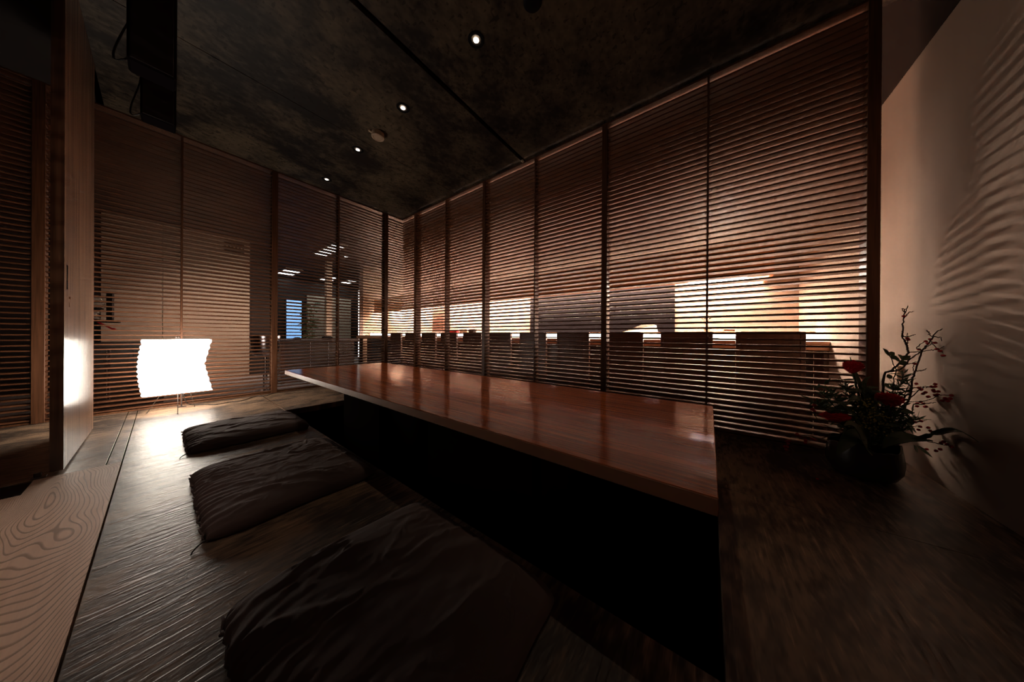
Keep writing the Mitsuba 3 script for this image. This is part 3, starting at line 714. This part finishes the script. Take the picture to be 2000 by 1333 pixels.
def cockscomb(c, rx, rz, tilt, lab, stem_to, seed):
    r = np.random.RandomState(seed)
    c = np.asarray(c, float)
    t = thing('cockscomb_flower', lab, 'flower')
    m = trimesh.creation.icosphere(subdivisions=5, radius=1.0)
    d = m.vertices.copy()
    ridges = np.asarray(meshkit.fbm(d * 6.5 + seed)); ridges = (ridges - ridges.mean()) / ridges.std()
    fine = np.asarray(meshkit.fbm(d * 15 + seed + 5)); fine = (fine - fine.mean()) / fine.std()
    v = d * (1 + 0.09 * ridges + 0.06 * fine)[:, None]
    low = v[:, 2] < 0
    v[:, 2] *= np.where(low, 1.0, 0.85)
    s = np.where(low, 1 + 0.30 * v[:, 2], 1.0)
    p = c + RIGHT * (v[:, :1] * rx * s[:, None]) + AWAY * (v[:, 1:2] * rx * 0.8 * s[:, None]) + (UP + RIGHT * tilt) * (v[:, 2:] * rz)
    obj('head', trimesh.Trimesh(p, m.faces, process=False), M_RED, t, smooth=True)
    obj('stem', twig([stem_to, (np.asarray(stem_to) + c) / 2 + UP * 0.01, c - UP * rz * 0.8], 0.004, 0.004), M_LEAF, t)
    for k in range(3):
        b = (np.asarray(stem_to) * (1 - 0.3 * k - 0.2) + c * (0.3 * k + 0.2))
        obj('leaf', leaf_mesh(b, b + RIGHT * r.uniform(-0.05, 0.05) + UP * r.uniform(0.0, 0.05) - AWAY * 0.03, 0.016), M_LEAF, t)


cockscomb(pt(-0.1805, 0.2872, -0.0400), 0.047, 0.021, 0.05, 'round red cockscomb flower at the left, before the lower slats', pt(0.0028, 0.1292, -0.0200), 2)
cockscomb(pt(0.0678, 0.3686, -0.0400), 0.041, 0.030, -0.3, 'round red cockscomb flower right of the middle, brightest of the bowl', pt(0.0530, 0.1295, -0.0200), 6)
cockscomb(pt(-0.0481, 0.5135, 0.0000), 0.032, 0.030, 0.1, 'dark red cockscomb flower highest up, before the screen post', pt(0.0373, 0.1208, 0.0000), 9)


# large leaves
def big_leaf(name, lab, quads, material, cat_='leaf'):
    t = thing(name, lab, cat_)
    for pts, w in quads:
        p = spline(pts, 16)
        s = np.linspace(0, 1, 16)
        d = np.gradient(p, axis=0); d /= np.linalg.norm(d, axis=1, keepdims=True)
        side = np.cross(d, -AWAY * 0.8 + UP * 0.7); side /= np.linalg.norm(side, axis=1, keepdims=True)
        nrm = np.cross(side, d)
        ww = w * 0.5 * np.clip(np.sin(np.pi * np.clip(s, 0.02, 0.985) ** 0.85), 0.02, 1) ** 0.8
        l, rr = p + side * ww[:, None] + nrm * ww[:, None] * 0.35, p - side * ww[:, None] + nrm * ww[:, None] * 0.35
        v = np.vstack([l, p, rr, l - nrm * 0.0008, p - nrm * 0.0008, rr - nrm * 0.0008])
        f = []
        for k in range(15):
            for A, B in ((0, 16), (16, 32)):
                f += [[A + k, B + k, B + k + 1], [A + k, B + k + 1, A + k + 1], [48 + B + k, 48 + A + k, 48 + A + k + 1], [48 + B + k, 48 + A + k + 1, 48 + B + k + 1]]
            f += [[k, k + 1, 49 + k], [k, 49 + k, 48 + k], [32 + k + 1, 32 + k, 80 + k], [32 + k + 1, 80 + k, 81 + k]]
        obj('blade', trimesh.Trimesh(v, np.array(f), process=False), material, t, smooth=True)
    return t


big_leaf('broad_leaf', 'broad olive-green leaf drooping over the front of the bowl left of the yellow buds', [([pt(-0.0719, 0.1411, -0.0800), pt(-0.1621, 0.2292, -0.1100), pt(-0.2152, 0.2809, -0.1200), pt(-0.2519, 0.2754, -0.1300)], 0.052)], M_LEAFPALE)
big_leaf('broad_leaf', 'broad dark leaf hanging down at the left of the bowl over the floor', [([pt(-0.0813, 0.1641, -0.0700), pt(-0.1581, 0.2172, -0.0900), pt(-0.2111, 0.1916, -0.1000), pt(-0.2588, 0.1423, -0.1100)], 0.055)], M_LEAF)
big_leaf('broad_leaf', 'long dark leaf pointing up left over the bowl, under the feathery spray', [([pt(-0.0180, 0.1477, -0.0300), pt(-0.0877, 0.2536, -0.0500), pt(-0.1499, 0.3259, -0.0600), pt(-0.2249, 0.3695, -0.0700)], 0.038)], M_LEAF)
big_leaf('broad_leaf', 'long dark leaf arching right over the bowl along the wall', [([pt(0.0343, 0.1451, -0.0400), pt(0.0810, 0.1854, -0.0400), pt(0.1819, 0.1883, -0.0400), pt(0.2263, 0.1875, -0.0666)], 0.050)], M_LEAF)
big_leaf('broad_leaf', 'long narrow leaf arching farthest right in the shadow on the wall', [([pt(0.1146, 0.1579, -0.0300), pt(0.2087, 0.2328, -0.0900), pt(0.1328, 0.2761, -0.1912), pt(0.0772, 0.2627, -0.2655)], 0.022)], M_LEAF)
big_leaf('leaf_cluster', 'cluster of dark pointed leaves before the end post of the screen', [([pt(0.0372, 0.1402, 0.0000), pt(-0.0035, 0.3394, -0.0200), pt(-0.0247, 0.4130, -0.0300), pt(0.0158, 0.4223, -0.0400)], 0.055),
    ([pt(0.0372, 0.1402, 0.0000), pt(-0.0155, 0.3393, -0.0200), pt(-0.0530, 0.4009, -0.0300), pt(-0.1122, 0.4006, -0.0300)], 0.045), ([pt(0.0372, 0.1402, 0.0000), pt(-0.0083, 0.3827, 0.0000), pt(-0.0431, 0.4917, 0.0000), pt(-0.0630, 0.5571, 0.0000)], 0.040),
    ([pt(0.0372, 0.1402, 0.0000), pt(-0.0287, 0.3182, -0.0300), pt(-0.0980, 0.3746, -0.0500), pt(-0.1570, 0.3490, -0.0600)], 0.045), ([pt(0.0420, 0.1402, 0.0000), pt(0.0068, 0.3184, -0.0300), pt(0.0023, 0.3589, -0.0500), pt(0.0185, 0.3454, -0.0600)], 0.045),
    ([pt(0.0372, 0.1402, 0.0000), pt(0.0161, 0.3586, 0.0000), pt(0.0058, 0.4434, 0.0000), pt(0.0396, 0.4679, 0.0000)], 0.040), ([pt(0.0420, 0.1402, 0.0000), pt(0.0357, 0.3344, 0.0000), pt(0.0312, 0.3972, -0.0100), pt(0.0677, 0.3924, -0.0200)], 0.045)], M_LEAF, 'foliage')


def berry_spray(lab, stems, berries, seed, leaves=()):
    t = thing('berry_spray', lab, 'branch')
    for s in stems:
        obj('stem', twig(s, 0.0021, 0.0010), M_BRANCH, t)
    for q in berries:
        obj('berry', ball(q, 0.0060, 1), M_BERRY, t, smooth=True)
    for b, e in leaves:
        obj('leaf', leaf_mesh(b, e, 0.018), M_LEAF, t)


rb = np.random.RandomState(12)


def around(c, n, s):
    return [np.asarray(c) + rb.randn(3) * s * np.array([1, 0.6, 1]) for _ in range(n)]


berry_spray('spray of red berries trailing left over the floor before the lowest slats', [[pt(-0.0409, 0.1517, -0.0400), pt(-0.1974, 0.2177, -0.0800), pt(-0.3229, 0.2066, -0.1000), pt(-0.4821, 0.1894, -0.1200)], [pt(-0.0409, 0.1517, -0.0400), pt(-0.1963, 0.2253, -0.0700), pt(-0.2928, 0.2706, -0.0700), pt(-0.3047, 0.3227, -0.0600)], [pt(-0.3229, 0.2066, -0.1000), pt(-0.3676, 0.2242, -0.1000), pt(-0.4232, 0.2232, -0.1100)]],
            around(pt(-0.4843, 0.1894, -0.1200), 6, 0.011) + around(pt(-0.4232, 0.2232, -0.1100), 6, 0.012) + around(pt(-0.3496, 0.2065, -0.1000), 3, 0.008) + around(pt(-0.3047, 0.3227, -0.0600), 6, 0.010), 1)
berry_spray('dark berry spray spreading right at mid height before the wall', [[pt(0.1051, 0.1406, 0.0000), pt(0.1694, 0.3109, 0.0000), pt(0.2079, 0.3451, 0.0000), pt(0.2632, 0.3546, -0.0173), pt(0.2003, 0.4020, -0.1013), pt(0.1570, 0.4127, -0.1590)], [pt(0.2199, 0.3598, 0.0000), pt(0.2705, 0.4086, 0.0000), pt(0.2486, 0.4254, -0.0368), pt(0.2239, 0.4271, -0.0698)], [pt(0.2195, 0.4107, 0.0000), pt(0.2705, 0.4159, 0.0000), pt(0.2423, 0.4293, -0.0452)], [pt(0.2420, 0.3356, 0.0000), pt(0.2631, 0.3403, -0.0174), pt(0.2135, 0.3664, -0.0836)]],
            around(pt(0.2259, 0.4289, -0.0671), 4, 0.009) + around(pt(0.2178, 0.4127, -0.0779), 4, 0.009) + around(pt(0.1852, 0.3889, -0.1213), 4, 0.009) + around(pt(0.2632, 0.4158, -0.0000), 4, 0.009) + around(pt(0.2505, 0.3895, -0.0343), 4, 0.008) + [pt(0.1604, 0.4117, -0.1544), pt(0.1638, 0.3979, -0.1499)] + around(pt(0.2742, 0.3365, -0.0027), 6, 0.011), 2)
berry_spray('red berry spray low at the right of the bowl in the shadow on the wall', [[pt(0.0935, 0.1441, -0.0200), pt(0.1645, 0.2210, -0.0200), pt(0.2120, 0.2547, -0.0200), pt(0.2454, 0.2621, -0.0200)], [pt(0.1006, 0.1442, -0.0200), pt(0.2245, 0.1783, -0.0200), pt(0.2007, 0.1877, -0.1007), pt(0.1591, 0.1998, -0.1562)], [pt(0.0934, 0.1489, -0.0200), pt(0.1880, 0.2689, -0.0200), pt(0.1951, 0.2809, -0.0200), pt(0.1289, 0.1969, -0.0200)]],
            [pt(0.2168, 0.2571, -0.0200), pt(0.2454, 0.2621, -0.0200), pt(0.2408, 0.2358, -0.0200), pt(0.2338, 0.2214, -0.0200), pt(0.2452, 0.2385, -0.0413), pt(0.2368, 0.2284, -0.0526), pt(0.1859, 0.2067, -0.1205), pt(0.1591, 0.1998, -0.1562), pt(0.1987, 0.1665, -0.1034), pt(0.2141, 0.1509, -0.0829), pt(0.2509, 0.1367, -0.0338), pt(0.1749, 0.2017, -0.1351), pt(0.1951, 0.1952, -0.1082)], 3,
            [(pt(0.1611, 0.2625, -0.0300), pt(0.2089, 0.2106, -0.0300)), (pt(0.1659, 0.2530, -0.0300), pt(0.1947, 0.2034, -0.0300)), (pt(0.2093, 0.1538, -0.0300), pt(0.2278, 0.1130, -0.0646)), (pt(0.1975, 0.1537, -0.0300), pt(0.2167, 0.1183, -0.0300)), (pt(0.1371, 0.3097, -0.0300), pt(0.1892, 0.3053, -0.0300))])
single('fallen_petal', 'single red petal lying on the dark floor left of the flower bowl', 'petal', moved(ball((0, 0, 0), 0.006, 1, 0.5), 1.80, -0.40, 0.003), M_RED)

# ------------------------------------------------------------------ the bar beyond the right screen
t = thing('bar_counter', 'long bar counter with a glowing strip, behind the row of high-backed chairs', 'counter')
obj('worktop', box(3.40, 4.02, WR + 0.003, 8.2, 0.585, 0.612, 0.003), M_COUNTER, t)
obj('fascia', box(3.405, 3.425, WR + 0.003, 8.2, 0.535, 0.585, 0.002), M_COUNTER, t)
obj('front_panel', box(3.70, 3.74, WR + 0.034, 8.2, LOW, 0.585), M_DARKWOOD, t)
obj('end_panel', box(3.43, 3.70, WR + 0.004, WR + 0.032, LOW, 0.585, 0.002), M_CHAIR, t)
obj('glow_strip', box(3.80, 3.815, -0.80, 8.2, 0.618, 0.690, 0.002), M_SCREEN, t, emitter=emit(BAR_GLOW, 5), label='lit white strip along the counter')
obj('glow_cap', box(3.795, 4.02, WR + 0.003, 8.2, 0.692, 0.704, 0.002), M_COUNTER, t)
t = thing('bar_canopy', 'orange-brown wooden canopy over the bar', 'canopy')
obj('box_front', box(3.90, 3.93, -0.55, 8.2, 1.315, 1.72, 0.002), M_CANOPY, t)
obj('soffit', box(3.93, 4.39, -0.52, 8.2, 1.468, 1.488), M_CANOPY, t)
obj('end_panel', box(3.93, 4.39, -0.55, -0.52, 1.315, 1.72), M_CANOPY, t)
obj('light_strip', box(3.96, 4.37, -0.50, 8.1, 1.455, 1.465), M_SCREEN, t, emitter=emit(CANOPY_LED, 4), label='light strip under the canopy')
obj('cove_strip', box(4.0, 4.30, -0.50, 8.1, 1.60, 1.61), M_SCREEN, t, emitter=emit(COVE_LED, 1.5), label='light strip on top of the canopy')
t = thing('added_tube_light', 'short bright tube light added under the right end of the bar canopy to brighten the right wall', 'light')  # made-up lamp, added to light the plaster beside the end post
obj('tube', box(3.902, 3.924, -0.32, 0.20, 1.288, 1.311), M_SCREEN, t, emitter=emit(ADDED_BAR_TUBE, 2.0))
obj('housing', cat(box(3.926, 3.932, -0.33, 0.21, 1.270, 1.315), box(3.825, 3.926, -0.33, 0.21, 1.3115, 1.3148)), M_WHITE, t)  # top plate shaped to keep the added tube off the upper slats
single('black_wall_panel', 'large black panel on the cream wall behind the bar', 'panel', box(4.375, 4.399, 0.392, 2.832, 0.700, 1.42, 0.002), M_BLACKBOARD)
single('tiled_pillar', 'brown tiled pillar against the wall behind the bar', 'pillar', box(4.30, 4.399, 5.40, 5.85, 0.705, 2.72, 0.004), M_TILE)
t = thing('folded_board', 'white slanted folded board standing on the counter before the black panel', 'board')
obj('face', trimesh.Trimesh(np.array([[3.86, 0.98, 0.705], [3.86, 0.53, 0.705], [3.93, 0.56, 0.80], [3.93, 0.68, 0.83], [3.87, 0.98, 0.705], [3.88, 0.53, 0.705], [3.945, 0.56, 0.80], [3.945, 0.68, 0.83]]),
    np.array([[0, 1, 2], [0, 2, 3], [4, 6, 5], [4, 7, 6], [0, 4, 5], [0, 5, 1], [1, 5, 6], [1, 6, 2], [2, 6, 7], [2, 7, 3], [3, 7, 4], [3, 4, 0]]), process=False), M_WHITE, t)
t = thing('bud_vase', 'small pale vase with a tiny flower on the bar, behind the thin mullion', 'vase')
obj('body', moved(lathe([(0, 0), (0.026, 0), (0.036, 0.022), (0.034, 0.045), (0.016, 0.070), (0.014, 0.085), (0.010, 0.085), (0, 0.02)], 24), 3.92, 0.03, 0.705), M_IVORY, t, smooth=40)
ms = [tube([(3.92, 0.03, 0.78), (3.92, 0.03 + dy, 0.86 + dz)], 0.0018, 5) for dy, dz in ((0.0, 0.02), (0.03, 0.03), (-0.035, 0.02))]
ms += [leaf_mesh((3.92, 0.03 + a, 0.86), (3.92, 0.03 + a * 1.6 + b, 0.90), 0.018, face=(-1, 0, 0.2), n=5) for a, b in ((0.0, 0.02), (0.03, 0.01), (-0.03, -0.01), (0.015, -0.02))]
obj('flower', cat(*ms), M_LEAFPALE, t)
t = thing('serving_tray', 'pale tray with a brown block on the bar counter at the right', 'tray')
obj('plate', box(3.86, 3.99, -0.235, 0.15, 0.705, 0.715, 0.002), M_WHITE, t)
obj('block', box(3.88, 3.97, -0.232, -0.135, 0.716, 0.738, 0.003), M_COUNTER, t)
for k, (y0, y1, z1, m, lab) in enumerate(((4.45, 4.72, 0.765, M_REDPAINT, 'red packet on the bar counter beside the tiled pillar'), (3.93, 4.07, 0.775, M_BLACK, 'dark small box on the bar counter, right of the red packet'), (4.12, 4.36, 0.785, M_WHITE, 'white low box on the bar counter, between red packet and dark box'))):
    single('counter_packet', lab, 'box', cat(box(3.90, 3.98, y0, y1, 0.705, z1, 0.004), box(3.905, 3.975, y0 + 0.01, y1 - 0.01, z1, z1 + 0.004, 0.002)), m)


def chair_parts():
    w, d = 0.42, 0.46
    zt, zs = 0.695 - LOW, 0.46
    back = box(-0.018, 0.012, -w / 2 + 0.028, w / 2 - 0.028, zs - 0.06, zt, 0.003)
    parts = [('back_panel', back, M_CHAIR), ('seat', box(0.0, d, -w / 2 + 0.01, w / 2 - 0.01, zs - 0.035, zs, 0.006), M_DARKWOOD)]
    for s in (-1, 1):
        parts.append(('rear_leg', box(-0.022, 0.018, s * (w / 2 - 0.014) - 0.014, s * (w / 2 - 0.014) + 0.014, 0, zt - 0.002, 0.002), M_CHAIR))
        parts.append(('front_leg', box(d - 0.035, d, s * (w / 2 - 0.014) - 0.014, s * (w / 2 - 0.014) + 0.014, 0, zs - 0.035, 0.002), M_CHAIR))
    parts.append(('stretcher', box(d - 0.03, d - 0.01, -w / 2 + 0.028, w / 2 - 0.028, 0.16, 0.19, 0.002), M_CHAIR))
    return [(n, mikit.ply(m, b), b) for n, m, b in parts]


CP = chair_parts()
ORD = ['nearest the cream wall', 'second from the cream wall', 'third from the cream wall', 'fourth from the cream wall', 'fifth from the cream wall', 'sixth from the cream wall', 'seventh from the cream wall', 'eighth from the cream wall', 'ninth from the cream wall', 'tenth from the cream wall', 'eleventh from the cream wall']
for k, o in enumerate(ORD):
    t = thing('bar_chair', f'dark brown high-backed bar chair, {o}, tucked under the counter', 'chair', 'high-backed chairs along the bar')
    for n, d, b in CP:
        obj(n, d, b, t, to_world=T().translate([3.05, -0.398 + 0.581 * k, LOW]))

# ------------------------------------------------------------------ the hall beyond the left screen
t = thing('storage_cabinet', 'dark low cabinet with shiny uprights left of the paper lamp, behind the slats', 'cabinet')
obj('carcass', cat(box(-0.52, 0.02, 6.05, 6.45, LOW, 0.50), box(-0.54, 0.04, 6.03, 6.47, 0.50, 0.535, 0.004)), M_DARKWOOD, t)
for k, x in enumerate((-0.50, -0.22)):
    obj('door', box(x, x + 0.245, 6.03, 6.05, LOW + 0.05, 0.47, 0.003), M_DARKWOOD, t)
    obj('upright', cat(*[tube([(x + 0.09 + 0.022 * i, 6.02, LOW + 0.1), (x + 0.09 + 0.022 * i, 6.02, 0.44)], 0.005, 8) for i in range(2)]), M_CHROME, t, smooth=40)
t = thing('wall_shelf', 'small dark shelf beside the door, holding papers behind the slats', 'shelf')
obj('board', box(-0.62, -0.30, 5.50, 5.80, 0.775, 0.80, 0.002), M_BLACK, t)
obj('side', box(-0.385, -0.345, 5.60, 5.80, 0.80, 1.13, 0.002), M_BLACK, t)
obj('bracket', box(-0.62, -0.425, 5.70, 5.72, 0.535, 0.775), M_BLACK, t)
for k, (x0, x1, z0, z1, lab) in enumerate(((-0.60, -0.405, 1.02, 1.08, 'pale stack of papers, topmost on the dark shelf'), (-0.60, -0.40, 0.94, 1.00, 'pale stack of papers in the middle of the dark shelf'), (-0.60, -0.43, 0.81, 0.90, 'white folder lying lowest on the dark shelf'))):
    t = thing('paper_stack', lab, 'papers')
    obj('sheets', cat(*[box(x0 + 0.004 * (i % 2), x1 - 0.006 * (i % 3), 5.56, 5.74, z0 + (z1 - z0) * i / 4, z0 + (z1 - z0) * (i + 0.85) / 4, 0.002) for i in range(4)]), M_WHITE, t)
    obj('holder', box(-0.62, x1 - 0.01, 5.55, 5.76, z0 - 0.012, z0 - 0.002), M_BLACK, t)
single('red_pen', 'red pen sticking out of the dark shelf left of the lamp', 'pen', cat(seg((-0.46, 5.52, 0.80), (-0.34, 5.50, 0.70), 0.008, 0.008), ball((-0.33, 5.50, 0.692), 0.018, 2)), M_REDPAINT, smooth=40)
t = thing('bar_stool', 'chrome bar stool with a clear seat beyond the left screen', 'stool')
obj('base', moved(lathe([(0, 0), (0.205, 0), (0.21, 0.008), (0.19, 0.018), (0.06, 0.032), (0.035, 0.05), (0, 0.05)], 40), 1.02, 5.80, LOW), M_CHROME, t, smooth=40)
obj('column', cat(cyl(0.028, LOW + 0.04, LOW + 0.30, 1.02, 5.80), cyl(0.018, LOW + 0.30, 0.29, 1.02, 5.80)), M_CHROME, t, smooth=40)
obj('seat', moved(lathe([(0, 0.0), (0.10, 0.0), (0.15, 0.03), (0.175, 0.12), (0.19, 0.33), (0.185, 0.34), (0.165, 0.125), (0.14, 0.045), (0, 0.02)], 36), 1.02, 5.80, 0.29), M_CHROME, t, smooth=40)
t = thing('high_table', 'dark high table standing before the blue window beyond the screen', 'table')
obj('top', box(1.335, 2.75, 6.45, 7.05, 0.505, 0.545, 0.012), M_DARKWOOD, t)
obj('front_panel', box(1.42, 2.70, 6.62, 6.65, LOW, 0.505), M_DARKWOOD, t)
obj('side_panel', box(1.36, 1.42, 6.50, 7.0, LOW, 0.505, 0.003), M_CHAIR, t)
for x in (1.84, 2.16):
    obj('rod', cyl(0.009, LOW, 0.505, x, 6.55, 12), M_CHROME, t, smooth=40)
single('table_box', 'small dark box on the high table before the blue window', 'box', cat(box(1.56, 1.68, 6.5, 6.6, 0.545, 0.575, 0.006), box(1.58, 1.66, 6.52, 6.58, 0.575, 0.59, 0.004)), M_BLACK)
single('table_box', 'dark box on the high table before the pale wall', 'box', cat(box(2.05, 2.22, 6.5, 6.6, 0.545, 0.605, 0.006), box(2.07, 2.20, 6.52, 6.58, 0.605, 0.612, 0.004)), M_BLACK)
t = thing('window_1', 'blue dusk window at the far end of the hall', None, kind='structure')
obj('pane', box(2.66, 3.10, 12.025, 12.04, 0.3, 1.90), M_SCREEN, t, emitter=emit(DUSK_WINDOW))
obj('frame', cat(box(2.62, 2.66, 12.0, 12.045, 0.26, 1.94), box(3.10, 3.14, 12.0, 12.045, 0.26, 1.94), box(2.62, 3.14, 12.0, 12.045, 1.90, 1.94), box(2.62, 3.14, 12.0, 12.045, 0.26, 0.30)), M_BLACK, t)
t = thing('potted_bamboo', 'slender green plant with small leaves before the blue window', 'plant')
rp = np.random.RandomState(21)
obj('pot', moved(lathe([(0, 0), (0.12, 0), (0.15, 0.30), (0.14, 0.30), (0.11, 0.05), (0, 0.04)], 24), 2.95, 10.6, LOW), M_BOWL, t, smooth=40)
ms = []
for k in range(4):
    p = spline([(2.95 + 0.03 * k - 0.05, 10.6, LOW + 0.25), (2.93 + 0.06 * (k - 1.5), 10.6, 0.8), (2.95 + 0.10 * (k - 1.5), 10.6, 1.35 + 0.12 * k)], 14)
    obj('stem', tube(p, 0.007, 5), M_LEAF, t)
    for j in range(34):
        c = p[5 + rp.randint(9)]
        d = rp.randn(3); d[2] = 0.2 * d[2] - 0.1; d /= np.linalg.norm(d)
        ms.append(leaf_mesh(c, c + d * rp.uniform(0.12, 0.24), 0.045, face=(0, -1, 0.3), n=5))
obj('leaves', cat(*ms), M_LEAFPALE, t, kind='stuff')
single('hall_column', 'narrow beige column in the opening to the hall', 'column', box(2.72, 2.86, 8.42, 8.56, LOW, 2.72, 0.004), M_PLASTER)
t = thing('dark_column', 'slim dark column with a self-glowing strip imitating a bright line of light, right of the opening to the hall', 'column')
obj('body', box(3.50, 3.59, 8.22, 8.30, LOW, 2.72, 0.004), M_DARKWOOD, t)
obj('painted_glow', box(3.476, 3.497, 8.24, 8.28, 0.0, 1.95, 0.003), M_SCREEN, t, emitter=emit([0.8, 0.78, 0.72], 0.1), label='glowing strip standing in for a bright line of light')  # emission imitates a bright line of light, no lamp here
for x0, x1, y0, y1, lab in ((2.32, 2.56, 6.70, 8.15, 'bright white ceiling light panel nearest the left screen, beside the mullion'), (2.33, 2.72, 10.5, 11.95, 'bright white ceiling light panel beside the thick post, above the blue window'),
                            (3.52, 3.80, 10.7, 11.9, 'small bright ceiling light panel above the pale hall wall'), (4.22, 4.50, 10.9, 11.95, 'small bright ceiling light panel farthest right in the hall')):
    t = thing('ceiling_light_panel', lab, 'ceiling light', 'white light panels on the hall ceiling')
    obj('frame', cat(box(x0 - 0.02, x1 + 0.02, y0 - 0.02, y0, 2.685, 2.72), box(x0 - 0.02, x1 + 0.02, y1, y1 + 0.02, 2.685, 2.72), box(x0 - 0.02, x0, y0, y1, 2.685, 2.72), box(x1, x1 + 0.02, y0, y1, 2.685, 2.72)), M_WHITE, t)
    obj('diffuser', box(x0, x1, y0, y1, 2.69, 2.71), M_SCREEN, t, emitter=emit(HALL_PANEL, 0.5))
for x, y, lab in ((1.80, 7.62, 'small round hall downlight left of the light panel'), (2.94, 7.72, 'small round hall downlight right of the light panel'), (3.95, 7.7, 'hall downlight above the wall end near the bar'), (3.9, 11.5, 'hall downlight above the pale end wall')):
    t = thing('downlight', lab, 'downlight')
    obj('trim', moved(lathe([(0.045, 0), (0.070, -0.002), (0.071, -0.005), (0.05, -0.007), (0.045, -0.004), (0.045, 0)], 32), x, y, 2.72), M_BLACK, t, smooth=40)
    obj('lamp', moved(lathe([(0.0, -0.009), (0.030, -0.008), (0.040, -0.005), (0.040, -0.002), (0.0, -0.001)], 24), x, y, 2.72), M_SCREEN, t, smooth=40, emitter=emit(HALL_DOWNLIGHT))
t = thing('added_spot', 'added black spotlight on the hall ceiling, hidden by the slats, brightening the cream wall', 'spotlight')  # added lamp, kept out of sight behind the slats to brighten the wall
obj('body', moved(cyl(0.035, -0.14, -0.02), 0.35, 5.6, 2.72), M_BLACK, t, smooth=40)
obj('stem', moved(cyl(0.008, -0.03, 0.0), 0.35, 5.6, 2.72), M_BLACK, t)
scene['added_spot_beam'] = {'type': 'spot', 'intensity': rgb(*ADDED_HALL_SPOT), 'cutoff_angle': 33.0, 'beam_width': 10.0, 'to_world': T().look_at(origin=[0.37, 5.66, 2.56], target=[1.0, 8.3, 0.30], up=[0, 0, 1])}
t = thing('vent_grille', 'dotted vent grille high on the cream wall behind the left screen', 'vent')
obj('plate', box(0.80, 1.10, 8.285, 8.299, 2.40, 2.68, 0.003), M_DARKWOOD, t)
obj('holes', cat(*[ball((0.84 + 0.055 * i + 0.02 * (j % 2), 8.284, 2.43 + 0.055 * j), 0.012, 1) for i in range(5) for j in range(5)]), M_IVORY, t, label='pale dots')
